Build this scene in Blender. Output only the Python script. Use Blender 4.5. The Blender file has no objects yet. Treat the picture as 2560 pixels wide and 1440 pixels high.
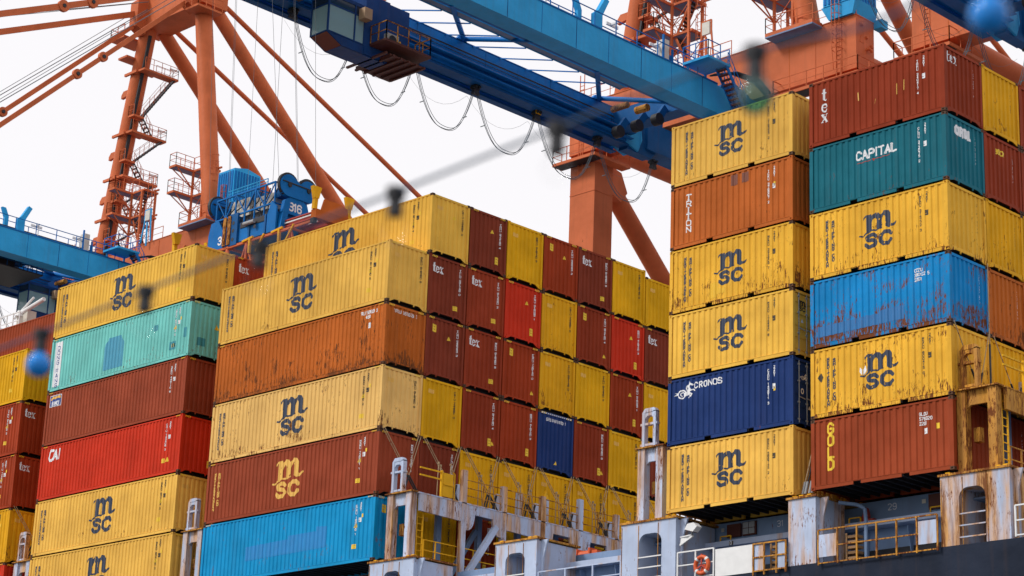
import bpy, bmesh, math, random
import numpy as np
from mathutils import Vector, Matrix

random.seed(7)
S = bpy.context.scene
COL = S.collection

# ------------------------------------------------------------------ camera
# x runs along the ship, y across it (away from the photographer), z up.
CAMLOC = Vector((70.365, -61.823, -34.513))
CR = Vector((0.7112244, 0.70203923, 0.03606618))
CU = Vector((0.18680282, -0.23820986, 0.95307962))
CF = Vector((-0.67769061, 0.67111622, 0.30056358))
cam = bpy.data.cameras.new('camera')
cam.lens = 76.81
cam.sensor_width = 36
cam.clip_start = 0.5
cam.clip_end = 9000
cam.dof.use_dof = True
cam.dof.focus_distance = 110
cam.dof.aperture_fstop = 3.0
camo = bpy.data.objects.new('camera', cam)
COL.objects.link(camo)
m = Matrix((CR, CU, -CF)).transposed().to_4x4()
m.translation = CAMLOC
camo.matrix_world = m
S.camera = camo

# ------------------------------------------------------------------ light: bright overcast
SUN_EL, SUN_AZ = math.radians(42), math.radians(214)      # azimuth clockwise from +y
W = bpy.data.worlds.new('World')
S.world = W
W.use_nodes = True
wn, wl = W.node_tree.nodes, W.node_tree.links
wn.clear()
sky = wn.new('ShaderNodeTexSky')
sky.sky_type = 'NISHITA'
sky.sun_disc = False
sky.sun_elevation = SUN_EL
sky.sun_rotation = SUN_AZ
hs = wn.new('ShaderNodeHueSaturation'); hs.inputs['Saturation'].default_value = 0.1
mx = wn.new('ShaderNodeMix'); mx.data_type = 'RGBA'
mx.inputs[0].default_value = 0.90
mx.inputs[7].default_value = (6.55, 6.42, 6.60, 1)
bg = wn.new('ShaderNodeBackground'); bg.inputs[1].default_value = 0.1
wo = wn.new('ShaderNodeOutputWorld')
wl.new(sky.outputs[0], hs.inputs['Color'])
wl.new(hs.outputs[0], mx.inputs[6])
wl.new(mx.outputs[2], bg.inputs[0])
wl.new(bg.outputs[0], wo.inputs[0])
sl = bpy.data.lights.new('sun', 'SUN')
sl.energy = 1.5
sl.angle = math.radians(14)
sl.color = (1.0, 0.96, 0.90)
so = bpy.data.objects.new('sun', sl)
COL.objects.link(so)
sd = Vector((math.sin(SUN_AZ) * math.cos(SUN_EL), math.cos(SUN_AZ) * math.cos(SUN_EL), math.sin(SUN_EL)))
so.rotation_euler = sd.to_track_quat('Z', 'Y').to_euler()
S.view_settings.view_transform = 'Standard'
S.view_settings.look = 'None'
S.view_settings.exposure = 0.64
S.view_settings.gamma = 1
S.view_settings.use_curve_mapping = False
S.cycles.max_bounces = 6
S.cycles.transparent_max_bounces = 12

# ------------------------------------------------------------------ materials
def paint(name, rgb, rust=0.2, rough=0.5, streak=0.5, rustrgb=(0.17, 0.055, 0.02), fade=0.17, wash=0.0, metallic=0.0, low=0.0):
    """weathered paint: tone drift, run-down streaks, rust chips and an orange rust wash"""
    mt = bpy.data.materials.new(name)
    mt.use_nodes = True
    N, Lk = mt.node_tree.nodes, mt.node_tree.links
    b = N['Principled BSDF']
    tc = N.new('ShaderNodeTexCoord'); oi = N.new('ShaderNodeObjectInfo')
    mul = N.new('ShaderNodeMath'); mul.operation = 'MULTIPLY'; mul.inputs[1].default_value = 43.0
    Lk.new(oi.outputs['Random'], mul.inputs[0])
    add = N.new('ShaderNodeVectorMath'); add.operation = 'ADD'
    Lk.new(tc.outputs['Object'], add.inputs[0]); Lk.new(mul.outputs[0], add.inputs[1])

    def noise(scale, detail, rgh=0.55, mp=None):
        n = N.new('ShaderNodeTexNoise'); n.inputs['Scale'].default_value = scale
        n.inputs['Detail'].default_value = detail; n.inputs['Roughness'].default_value = rgh
        if mp:
            q = N.new('ShaderNodeMapping'); q.inputs['Scale'].default_value = mp
            Lk.new(add.outputs[0], q.inputs[0]); Lk.new(q.outputs[0], n.inputs['Vector'])
        else:
            Lk.new(add.outputs[0], n.inputs['Vector'])
        return n

    def ramp(src, a, c, lo=0.0, hi=1.0):
        r = N.new('ShaderNodeMapRange'); r.inputs[1].default_value = a; r.inputs[2].default_value = c
        r.inputs[3].default_value = lo; r.inputs[4].default_value = hi
        Lk.new(src, r.inputs[0]); return r.outputs[0]

    def mix(fac, c1, c2, mode='MIX'):
        q = N.new('ShaderNodeMix'); q.data_type = 'RGBA'; q.blend_type = mode
        for s, v in ((0, fac), (6, c1), (7, c2)):
            if isinstance(v, (int, float)): q.inputs[s].default_value = v
            elif isinstance(v, tuple): q.inputs[s].default_value = (*v, 1)
            else: Lk.new(v, q.inputs[s])
        return q.outputs[2]
    tone = ramp(noise(0.55, 3).outputs['Fac'], 0.3, 0.7, 0.0, 1.0)
    light = tuple(min(0.95, c * (1 + fade) + 0.005) for c in rgb)
    dark = tuple(c * (1 - fade * 1.1) for c in rgb)
    col = mix(tone, dark, light)
    ind = ramp(oi.outputs['Random'], 0, 1, 0.0, 0.22)
    col = mix(ind, col, tuple(c * 0.72 for c in rgb))
    st = ramp(noise(1.0, 4, 0.6, (3.2, 3.2, 0.16)).outputs['Fac'], 0.52, 0.75, 0.0, streak)
    grime = tuple(0.55 * c + 0.45 * r for c, r in zip(rgb, (0.10, 0.055, 0.03)))
    col = mix(st, col, grime)
    if wash > 0:
        w1 = ramp(noise(0.9, 4, 0.6, (1.6, 1.6, 0.22)).outputs['Fac'], 0.60 - 0.22 * wash, 0.80 - 0.22 * wash, 0, 1)
        w2 = ramp(noise(2.6, 6, 0.75, (1.6, 1.6, 0.16)).outputs['Fac'], 0.47, 0.60, 0, 0.92)
        col = mix(ramp(w1, 0, 1, 0, 0.85), col, (0.68, 0.32, 0.045))
        q = N.new('ShaderNodeMath'); q.operation = 'MULTIPLY'; Lk.new(w1, q.inputs[0]); Lk.new(w2, q.inputs[1])
        col = mix(q.outputs[0], col, (0.15, 0.045, 0.014))
    # rust chips: fine noise gated by a broad one
    ch = noise(8.5, 9, 0.74, (2.0, 2.0, 0.38)); gate = noise(1.1, 4)
    s1 = N.new('ShaderNodeMath'); s1.operation = 'MULTIPLY_ADD'
    Lk.new(gate.outputs['Fac'], s1.inputs[0]); s1.inputs[1].default_value = 0.6; Lk.new(ch.outputs['Fac'], s1.inputs[2])
    thr = 1.03 - 0.22 * rust
    if low > 0:      # more rust towards the bottom rail of a container
        sx_ = N.new('ShaderNodeSeparateXYZ'); Lk.new(tc.outputs['Object'], sx_.inputs[0])
        s2 = N.new('ShaderNodeMath'); s2.operation = 'ADD'
        Lk.new(s1.outputs[0], s2.inputs[0]); Lk.new(ramp(sx_.outputs[2], 0.0, 1.3, low, 0.0), s2.inputs[1]); s1 = s2
    chips = ramp(s1.outputs[0], thr, thr + 0.05, 0, 1)
    col = mix(chips, col, rustrgb)
    Lk.new(col, b.inputs['Base Color'])
    rr = N.new('ShaderNodeMath'); rr.operation = 'MULTIPLY_ADD'
    Lk.new(chips, rr.inputs[0]); rr.inputs[1].default_value = 0.35; rr.inputs[2].default_value = rough
    Lk.new(rr.outputs[0], b.inputs['Roughness'])
    b.inputs['Metallic'].default_value = metallic
    b.inputs['Specular IOR Level'].default_value = 0.10
    bp = N.new('ShaderNodeBump'); bp.inputs['Strength'].default_value = 0.45; bp.inputs['Distance'].default_value = 0.05
    nb = noise(1.6, 4); Lk.new(nb.outputs['Fac'], bp.inputs['Height']); Lk.new(bp.outputs[0], b.inputs['Normal'])
    return mt

def flat(name, rgb, rough=0.5, metallic=0.0, spec=0.4):
    mt = bpy.data.materials.new(name); mt.use_nodes = True
    N, Lk = mt.node_tree.nodes, mt.node_tree.links
    b = N['Principled BSDF']
    n = N.new('ShaderNodeTexNoise'); n.inputs['Scale'].default_value = 3.0; n.inputs['Detail'].default_value = 5
    tc = N.new('ShaderNodeTexCoord'); Lk.new(tc.outputs['Object'], n.inputs['Vector'])
    q = N.new('ShaderNodeMix'); q.data_type = 'RGBA'
    q.inputs[6].default_value = (*[c * 0.84 for c in rgb], 1); q.inputs[7].default_value = (*[min(1, c * 1.1) for c in rgb], 1)
    Lk.new(n.outputs['Fac'], q.inputs[0]); Lk.new(q.outputs[2], b.inputs['Base Color'])
    b.inputs['Roughness'].default_value = rough; b.inputs['Metallic'].default_value = metallic
    b.inputs['Specular IOR Level'].default_value = spec
    return mt

PAL = dict(
    msc=((0.84, 0.47, 0.085), 0.24), msc_dirty=((0.84, 0.44, 0.040), 0.48), msc_pale=((0.84, 0.50, 0.155), 0.40),
    gold=((0.76, 0.39, 0.003), 0.05), gold_dirty=((0.76, 0.37, 0.006), 0.40), msc_top=((0.84, 0.47, 0.065), 0.14),
    brown=((0.29, 0.036, 0.009), 0.05), brown_b=((0.22, 0.034, 0.013), 0.10), brown_c=((0.34, 0.038, 0.006), 0.07), brown2=((0.30, 0.050, 0.014), 0.12), brown_red=((0.30, 0.052, 0.019), 0.10),
    rust_orange=((0.52, 0.125, 0.014), 0.62), triton=((0.50, 0.120, 0.018), 0.15), red=((0.60, 0.032, 0.008), 0.05),
    navy=((0.010, 0.036, 0.155), 0.15), blue=((0.002, 0.23, 0.56), 0.66), cyan=((0.002, 0.29, 0.60), 0.25),
    aqua=((0.18, 0.57, 0.52), 0.34), teal=((0.006, 0.14, 0.19), 0.22))
M = {}
for k, (c, r) in PAL.items():
    M[k] = paint('paint_' + k, c, r, 0.62, streak=0.18 + 0.35 * r, low=0.22 * r)
M['casting'] = paint('casting_rusty', (0.10, 0.05, 0.03), 0.6)
M['dark'] = flat('dark_steel', (0.02, 0.02, 0.025), 0.6)
M['orange'] = paint('crane_orange', (0.59, 0.145, 0.052), 0.10, 0.5, streak=0.35, fade=0.12)
M['cblue'] = paint('crane_blue', (0.030, 0.38, 0.76), 0.10, 0.45, streak=0.35, fade=0.12)
M['cblue_deep'] = paint('crane_blue_deep', (0.003, 0.15, 0.47), 0.06, 0.45, streak=0.3)
M['cblue_dark'] = paint('crane_blue_grimy', (0.006, 0.10, 0.30), 0.25, 0.5, streak=0.4)
M['grey'] = paint('ship_grey', (0.48, 0.56, 0.74), 0.30, 0.5, streak=0.25, wash=0.22)
M['greyrust'] = paint('ship_grey_rusty', (0.48, 0.56, 0.74), 0.6, 0.55, streak=0.5, wash=0.78)
M['rusty'] = paint('rusty_steel', (0.50, 0.24, 0.06), 1.0, 0.75, streak=0.8, wash=1.0)
M['deckgrey'] = paint('ship_deck_grey', (0.20, 0.29, 0.45), 0.2, 0.55, streak=0.3)
M['cab_navy'] = paint('cab_navy', (0.010, 0.055, 0.20), 0.1, 0.4)
M['boxbrown'] = flat('box_brown', (0.10, 0.025, 0.015), 0.6)
M['hull'] = paint('hull_navy', (0.013, 0.020, 0.040), 0.12, 0.5, streak=0.3, fade=0.25, rustrgb=(0.10, 0.045, 0.02))
M['white'] = flat('white_paint', (0.78, 0.78, 0.78), 0.5)
M['offwhite'] = flat('offwhite_paint', (0.62, 0.58, 0.50), 0.5)
M['yellow'] = paint('safety_yellow', (0.80, 0.42, 0.01), 0.3, 0.5)
M['decal_w'] = flat('decal_white', (0.80, 0.80, 0.82), 0.5)
M['decal_n'] = flat('decal_navy', (0.018, 0.030, 0.065), 0.5)
M['decal_k'] = flat('decal_dark', (0.05, 0.035, 0.02), 0.6)
M['decal_y'] = flat('decal_yellow', (0.85, 0.55, 0.02), 0.5)
M['decal_gold'] = flat('decal_gold', (0.80, 0.45, 0.08), 0.5)
M['decal_r'] = flat('decal_red', (0.45, 0.05, 0.03), 0.5)
M['decal_b'] = flat('decal_blue', (0.01, 0.05, 0.28), 0.5)
M['patch_cyan'] = flat('patch_cyan', (0.004, 0.22, 0.55), 0.55)
M['patch_blue'] = flat('patch_blue', (0.05, 0.30, 0.45), 0.55)
M['patch_teal'] = flat('patch_teal', (0.03, 0.27, 0.33), 0.55)
M['patch_brown'] = flat('patch_brown', (0.20, 0.055, 0.03), 0.6)
M['patch_deep'] = flat('patch_deep_blue', (0.012, 0.15, 0.40), 0.55)
M['patch_yellow'] = flat('patch_yellow', (0.80, 0.45, 0.01), 0.5)
M['cable'] = flat('black_cable', (0.03, 0.03, 0.035), 0.6)
M['string'] = flat('string_cable', (0.015, 0.05, 0.11), 0.6)
M['wire'] = flat('steel_wire', (0.16, 0.17, 0.18), 0.5, 0.3)
M['rod'] = paint('lashing_rod', (0.45, 0.33, 0.20), 0.8, 0.6)
M['buoy'] = flat('buoy_orange', (0.65, 0.10, 0.02), 0.5)
M['wood'] = flat('pallet_wood', (0.30, 0.17, 0.08), 0.8)
M['steelgrey'] = flat('steel_grey', (0.32, 0.34, 0.36), 0.5)
M['acgrey'] = flat('ac_casing', (0.50, 0.47, 0.42), 0.6)
M['tan'] = flat('tan_box', (0.50, 0.32, 0.18), 0.6)

def glass(name, rgb, alpha_rough=0.05, trans=0.6):
    mt = bpy.data.materials.new(name); mt.use_nodes = True
    N, Lk = mt.node_tree.nodes, mt.node_tree.links; N.clear()
    o = N.new('ShaderNodeOutputMaterial'); t = N.new('ShaderNodeBsdfTransparent'); g = N.new('ShaderNodeBsdfGlossy')
    d = N.new('ShaderNodeBsdfTranslucent' if 'clear' in name else 'ShaderNodeBsdfDiffuse'); m1 = N.new('ShaderNodeMixShader'); m2 = N.new('ShaderNodeMixShader')
    fr = N.new('ShaderNodeFresnel'); fr.inputs[0].default_value = 1.45
    t.inputs[0].default_value = (*rgb, 1); d.inputs[0].default_value = (*[c * 0.8 for c in rgb], 1)
    g.inputs['Roughness'].default_value = alpha_rough
    fm = N.new('ShaderNodeMath'); fm.operation = 'MULTIPLY'; fm.inputs[1].default_value = 0.04 if trans > 0.9 else 1.0
    m1.inputs[0].default_value = 1 - trans
    Lk.new(t.outputs[0], m1.inputs[1]); Lk.new(d.outputs[0], m1.inputs[2])
    Lk.new(fr.outputs[0], fm.inputs[0]); Lk.new(fm.outputs[0], m2.inputs[0]); Lk.new(m1.outputs[0], m2.inputs[1]); Lk.new(g.outputs[0], m2.inputs[2])
    Lk.new(m2.outputs[0], o.inputs[0])
    return mt
M['festoon'] = flat('festoon_cable', (0.09, 0.12, 0.14), 0.5)
M['cabglass'] = glass('cab_glass', (0.50, 0.78, 0.82), 0.05, 0.3)
M['cabdark'] = glass('cab_dark_glass', (0.04, 0.07, 0.12), 0.08, 0.3)
M['bulb_clear'] = glass('bulb_clear', (0.99, 0.99, 0.99), 0.02, 0.998)
M['bulb_blue'] = glass('bulb_blue', (0.02, 0.33, 1.0), 0.05, 0.10)
M['bulb_teal'] = glass('bulb_teal', (0.40, 0.78, 0.76), 0.05, 0.90)

# ------------------------------------------------------------------ builders
def tag(o, label=None, cat=None, group=None, kind=None):
    if label: o['label'] = label
    if cat: o['category'] = cat
    if group: o['group'] = group
    if kind: o['kind'] = kind
    return o

def empty(name, loc, label, cat, group=None):
    o = bpy.data.objects.new(name, None); COL.objects.link(o)
    o.location = loc; o.empty_display_size = 0.5
    return tag(o, label, cat, group)

def link(name, me, mat=None, parent=None, loc=(0, 0, 0), label=None):
    o = bpy.data.objects.new(name, me); COL.objects.link(o)
    if mat is not None:
        if not me.materials: me.materials.append(mat)
        if me.materials[0] != mat:
            o.material_slots[0].link = 'OBJECT'; o.material_slots[0].material = mat
    if parent is not None: o.parent = parent
    o.location = loc
    if label: o['label'] = label
    return o

class MB:
    def __init__(s): s.v = []; s.f = []; s.sm = False
    def poly(s, pts):
        n = len(s.v); s.v += [tuple(p) for p in pts]; s.f.append(tuple(range(n, n + len(pts))))
    def box(s, x0, x1, y0, y1, z0, z1):
        n = len(s.v)
        s.v += [(x, y, z) for z in (z0, z1) for x, y in ((x0, y0), (x1, y0), (x1, y1), (x0, y1))]
        s.f += [tuple(n + i for i in q) for q in ((3, 2, 1, 0), (4, 5, 6, 7), (0, 1, 5, 4), (1, 2, 6, 5), (2, 3, 7, 6), (3, 0, 4, 7))]
        return s
    def prism(s, pts, axis, a, b):
        """polygon (2D pts in the plane normal to axis) extruded from a to b"""
        def P(p, t): return (t, p[0], p[1]) if axis == 'x' else (p[0], t, p[1]) if axis == 'y' else (p[0], p[1], t)
        n = len(s.v); k = len(pts)
        s.v += [P(p, a) for p in pts] + [P(p, b) for p in pts]
        s.f.append(tuple(range(n, n + k))); s.f.append(tuple(range(n + 2 * k - 1, n + k - 1, -1)))
        for i in range(k):
            j = (i + 1) % k; s.f.append((n + i, n + j, n + k + j, n + k + i))
        return s
    def beam(s, p, q, w, h=None, roll=None):
        h = h or w; p = Vector(p); q = Vector(q); d = (q - p)
        if d.length < 1e-6: return s
        d.normalize(); up = Vector((0, 0, 1)) if abs(d.z) < 0.95 else Vector((0, 1, 0))
        a = d.cross(up).normalized(); b = a.cross(d)
        n = len(s.v)
        for c in (p, q):
            for i, j in ((-1, -1), (1, -1), (1, 1), (-1, 1)): s.v.append(tuple(c + a * (i * w / 2) + b * (j * h / 2)))
        s.f += [tuple(n + i for i in t) for t in ((3, 2, 1, 0), (4, 5, 6, 7), (0, 1, 5, 4), (1, 2, 6, 5), (2, 3, 7, 6), (3, 0, 4, 7))]
        return s
    def tube(s, p, q, r, n=8, r2=None, caps=True):
        r2 = r if r2 is None else r2; p = Vector(p); q = Vector(q); d = (q - p).normalized()
        up = Vector((0, 0, 1)) if abs(d.z) < 0.95 else Vector((1, 0, 0))
        a = d.cross(up).normalized(); b = a.cross(d); k = len(s.v)
        for c, rr in ((p, r), (q, r2)):
            for i in range(n):
                t = 2 * math.pi * i / n; s.v.append(tuple(c + a * (rr * math.cos(t)) + b * (rr * math.sin(t))))
        for i in range(n):
            j = (i + 1) % n; s.f.append((k + i, k + j, k + n + j, k + n + i))
        if caps: s.f.append(tuple(range(k + n - 1, k - 1, -1))); s.f.append(tuple(range(k + n, k + 2 * n)))
        return s
    def path(s, pts, r, n=5):
        for a, b in zip(pts[:-1], pts[1:]): s.tube(a, b, r, n, caps=False)
        return s
    def rail(s, pts, h=1.1, step=1.6, r=0.022, mid=2, side=None):
        """hand rail along a polyline: posts, top rail and knee rails"""
        for a, b in zip(pts[:-1], pts[1:]):
            a = Vector(a); b = Vector(b); n = max(1, round((b - a).length / step))
            for i in range(n + 1):
                c = a.lerp(b, i / n); s.beam(c, c + Vector((0, 0, h)), r * 2.0)
            for k in range(mid):
                z = Vector((0, 0, h * (k + 1) / mid)); s.beam(a + z, b + z, r * (2 if k == mid - 1 else 1.4))
        return s
    def build(s, name, mat, parent=None, loc=(0, 0, 0), smooth=False, label=None):
        me = bpy.data.meshes.new(name); me.from_pydata(s.v, [], s.f); me.update()
        if smooth: me.shade_smooth()
        me.materials.append(mat)
        return link(name, me, mat, parent, loc, label)
    def mesh(s, name):
        me = bpy.data.meshes.new(name); me.from_pydata(s.v, [], s.f); me.update(); return me

def smooth_angle(o, deg=35):
    me = o.data
    me.shade_smooth()
    me.set_sharp_from_angle(angle=math.radians(deg))
    return o
# ------------------------------------------------------------------ lettering and marks (real thin geometry that follows the corrugation)
class Shape:
    """union / difference of strokes and polygons, traced on a grid into faces"""
    def __init__(s): s.ops = []
    def L(s, pts, w, sub=False):                 # butt-ended thick polyline
        for a, b in zip(pts[:-1], pts[1:]): s.ops.append(('L', a, b, w / 2, sub))
        return s
    def C(s, pts, w, sub=False):                 # round-ended thick polyline
        for a, b in zip(pts[:-1], pts[1:]): s.ops.append(('C', a, b, w / 2, sub))
        return s
    def P(s, pts, sub=False): s.ops.append(('P', pts, None, None, sub)); return s
    def E(s, cx, cy, rx, ry, w, a0=0, a1=360, n=14, sub=False):   # elliptic arc stroke
        pts = [(cx + rx * math.cos(math.radians(a0 + (a1 - a0) * i / n)), cy + ry * math.sin(math.radians(a0 + (a1 - a0) * i / n))) for i in range(n + 1)]
        return s.C(pts, w, sub)
    def place(s, other, dx, dy, k=1.0, kx=None):
        kx = k if kx is None else kx
        for t, a, b, w, sub in other.ops:
            if t == 'P': s.ops.append((t, [(p[0] * kx + dx, p[1] * k + dy) for p in a], None, None, sub))
            else: s.ops.append((t, (a[0] * kx + dx, a[1] * k + dy), (b[0] * kx + dx, b[1] * k + dy), w * k, sub))
        return s
    def bounds(s):
        xs = []; ys = []
        for t, a, b, w, sub in s.ops:
            if t == 'P': xs += [p[0] for p in a]; ys += [p[1] for p in a]
            else: xs += [a[0] - w, a[0] + w, b[0] - w, b[0] + w]; ys += [a[1] - w, a[1] + w, b[1] - w, b[1] + w]
        return min(xs), max(xs), min(ys), max(ys)
    def field(s, X, Y):
        D = np.full(X.shape, 1e3)
        for t, a, b, w, sub in s.ops:
            if t == 'P':
                ins = np.zeros(X.shape, bool); dm = np.full(X.shape, 1e3)
                for i in range(len(a)):
                    (x0, y0), (x1, y1) = a[i], a[(i + 1) % len(a)]
                    if y0 != y1:
                        c = ((y0 > Y) != (y1 > Y)) & (X < (x1 - x0) * (Y - y0) / (y1 - y0) + x0); ins ^= c
                    l2 = (x1 - x0) ** 2 + (y1 - y0) ** 2 + 1e-12
                    u = np.clip(((X - x0) * (x1 - x0) + (Y - y0) * (y1 - y0)) / l2, 0, 1)
                    dm = np.minimum(dm, np.hypot(X - x0 - u * (x1 - x0), Y - y0 - u * (y1 - y0)))
                d = np.where(ins, -dm, dm)
            else:
                dx, dy = b[0] - a[0], b[1] - a[1]; ln = math.hypot(dx, dy) + 1e-9; dx /= ln; dy /= ln
                u = (X - a[0]) * dx + (Y - a[1]) * dy; v = np.abs(-(X - a[0]) * dy + (Y - a[1]) * dx)
                if t == 'L':
                    qx = np.abs(u - ln / 2) - ln / 2; qy = v - w
                    d = np.hypot(np.maximum(qx, 0), np.maximum(qy, 0)) + np.minimum(np.maximum(qx, qy), 0)
                else:
                    uc = np.clip(u, 0, ln); d = np.hypot(u - uc, v) - w
            D = np.maximum(D, -d) if sub else np.minimum(D, d)
        return D
    def trace(s, res):
        """-> 2D verts, faces (marching squares; full cells merged into upright strips)"""
        x0, x1, y0, y1 = s.bounds()
        nx = int((x1 - x0) / res) + 3; ny = int((y1 - y0) / res) + 3
        xs = x0 - res + res * np.arange(nx + 1); ys = y0 - res + res * np.arange(ny + 1)
        X, Y = np.meshgrid(xs, ys, indexing='ij'); D = s.field(X, Y)
        V = []; F = []; idx = {}
        def vert(k, p):
            if k not in idx: idx[k] = len(V); V.append(p)
            return idx[k]
        def edge(i0, j0, i1, j1):
            a, b = D[i0, j0], D[i1, j1]; t = a / (a - b)
            return vert((i0, j0, i1, j1), (xs[i0] + t * (xs[i1] - xs[i0]), ys[j0] + t * (ys[j1] - ys[j0])))
        ins = D < 0
        for i in range(nx):
            run = None
            for j in range(ny):
                c = (ins[i, j], ins[i + 1, j], ins[i + 1, j + 1], ins[i, j + 1])
                full = all(c)
                if full and run is None: run = j
                if (not full or j == ny - 1) and run is not None:
                    e = j + 1 if full else j
                    F.append([vert((i, run), (xs[i], ys[run])), vert((i + 1, run), (xs[i + 1], ys[run])),
                              vert((i + 1, e), (xs[i + 1], ys[e])), vert((i, e), (xs[i], ys[e]))]); run = None
                if full or not any(c): continue
                cs = ((i, j), (i + 1, j), (i + 1, j + 1), (i, j + 1)); f = []
                for k in range(4):
                    a, b = cs[k], cs[(k + 1) % 4]
                    if ins[a]: f.append(vert(a, (xs[a[0]], ys[a[1]])))
                    if ins[a] != ins[b]:
                        lo, hi = (a, b) if a < b else (b, a); f.append(edge(*lo, *hi))
                if len(f) >= 3: F.append(f)
        return V, F

G = {  # plain stroke letters on a 4 x 6 cell
 'A': [[(0, 0), (2, 6), (4, 0)], [(0.8, 2), (3.2, 2)]], 'B': [[(0, 0), (0, 6), (3, 6), (3.8, 5), (3.8, 4), (3, 3.2), (0, 3.2)], [(3, 3.2), (4, 2.3), (4, 1), (3, 0), (0, 0)]],
 'C': [[(4, 1.2), (3, 0), (1, 0), (0, 1.2), (0, 4.8), (1, 6), (3, 6), (4, 4.8)]], 'D': [[(0, 0), (0, 6), (2.8, 6), (4, 4.6), (4, 1.4), (2.8, 0), (0, 0)]],
 'E': [[(4, 6), (0, 6), (0, 0), (4, 0)], [(0, 3), (3.4, 3)]], 'F': [[(4, 6), (0, 6), (0, 0)], [(0, 3), (3.4, 3)]],
 'G': [[(4, 4.8), (3, 6), (1, 6), (0, 4.8), (0, 1.2), (1, 0), (3, 0), (4, 1.2), (4, 2.8), (2.2, 2.8)]], 'H': [[(0, 0), (0, 6)], [(4, 0), (4, 6)], [(0, 3), (4, 3)]],
 'I': [[(2, 0), (2, 6)]], 'K': [[(0, 0), (0, 6)], [(4, 6), (0, 2.6)], [(1.4, 3.6), (4, 0)]], 'L': [[(0, 6), (0, 0), (4, 0)]],
 'M': [[(0, 0), (0, 6), (2, 2), (4, 6), (4, 0)]], 'N': [[(0, 0), (0, 6), (4, 0), (4, 6)]],
 'O': [[(1, 0), (3, 0), (4, 1.2), (4, 4.8), (3, 6), (1, 6), (0, 4.8), (0, 1.2), (1, 0)]], 'P': [[(0, 0), (0, 6), (3, 6), (4, 5), (4, 3.8), (3, 2.8), (0, 2.8)]],
 'R': [[(0, 0), (0, 6), (3, 6), (4, 5), (4, 3.8), (3, 2.8), (0, 2.8)], [(2.2, 2.8), (4, 0)]],
 'S': [[(0, 1), (1, 0), (3, 0), (4, 1), (4, 2.2), (3, 3), (1, 3.2), (0, 4), (0, 5), (1, 6), (3, 6), (4, 5)]], 'T': [[(0, 6), (4, 6)], [(2, 6), (2, 0)]],
 'U': [[(0, 6), (0, 1.2), (1, 0), (3, 0), (4, 1.2), (4, 6)]], 'V': [[(0, 6), (2, 0), (4, 6)]], 'X': [[(0, 0), (4, 6)], [(0, 6), (4, 0)]],
 'Y': [[(0, 6), (2, 3), (4, 6)], [(2, 3), (2, 0)]], 'Z': [[(0, 6), (4, 6), (0, 0), (4, 0)]],
 '0': [[(1, 0), (3, 0), (4, 1.2), (4, 4.8), (3, 6), (1, 6), (0, 4.8), (0, 1.2), (1, 0)]], '1': [[(0.8, 4.8), (2, 6), (2, 0)]],
 '2': [[(0, 5), (1, 6), (3, 6), (4, 5), (4, 3.8), (0, 0), (4, 0)]], '3': [[(0, 5), (1, 6), (3, 6), (4, 5), (4, 4), (3, 3.1), (1.4, 3.1)], [(3, 3.1), (4, 2.2), (4, 1), (3, 0), (1, 0), (0, 1)]],
 '4': [[(3, 0), (3, 6), (0, 2), (4, 2)]], '5': [[(4, 6), (0.4, 6), (0.2, 3.4), (3, 3.6), (4, 2.6), (4, 1), (3, 0), (1, 0), (0, 1)]],
 '6': [[(4, 5), (3, 6), (1, 6), (0, 4.8), (0, 1.2), (1, 0), (3, 0), (4, 1.2), (4, 2.6), (3, 3.4), (0, 3)]], '7': [[(0, 6), (4, 6), (1.6, 0)]],
 '8': [[(1, 3.2), (0, 4), (0, 5), (1, 6), (3, 6), (4, 5), (4, 4), (3, 3.2), (1, 3.2), (0, 2.2), (0, 1), (1, 0), (3, 0), (4, 1), (4, 2.2), (3, 3.2)]],
 '9': [[(0, 1), (1, 0), (3, 0), (4, 1.2), (4, 4.8), (3, 6), (1, 6), (0, 4.8), (0, 3.6), (1, 2.7), (4, 3)]]}

def glyph(ch, w=1.0, serif=0):
    s = Shape()
    for pl in G.get(ch, []): s.C(pl, w)
    if serif:
        for x, y in {'T': [(2, 0), (0, 5.6), (4, 5.6)], 'R': [(0, 0), (4, 0), (0, 6)], 'I': [(2, 0), (2, 6)], 'N': [(0, 0), (4, 6), (0, 6)],
                     'A': [(0, 0), (4, 0)], 'P': [(0, 0), (0, 6)], 'L': [(0, 6), (0, 0)]}.get(ch, []):
            s.L([(x - serif, y), (x + serif, y)], 0.6)
    return s

def htext(txt, h, w=1.0, gap=1.6, serif=0, kx=1.0):
    s = Shape(); x = 0; k = h / 6
    for ch in txt:
        if ch == ' ': x += 4 * k * kx; continue
        narrow = ch in 'I1'
        s.place(glyph(ch, w, serif), x - (1.2 * k * kx if narrow else 0), 0, k, k * kx)
        x += ((1.6 if narrow else 4) + gap) * k * kx
    return s

def vtext(txt, h, pitch, w=1.0, serif=0, kx=1.0):
    s = Shape(); y = 0; k = h / 6
    for ch in txt:
        if ch != ' ': s.place(glyph(ch, w, serif), -2 * k * kx, y, k, k * kx)
        y -= pitch if ch != ' ' else pitch * 0.8
    return s

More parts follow.
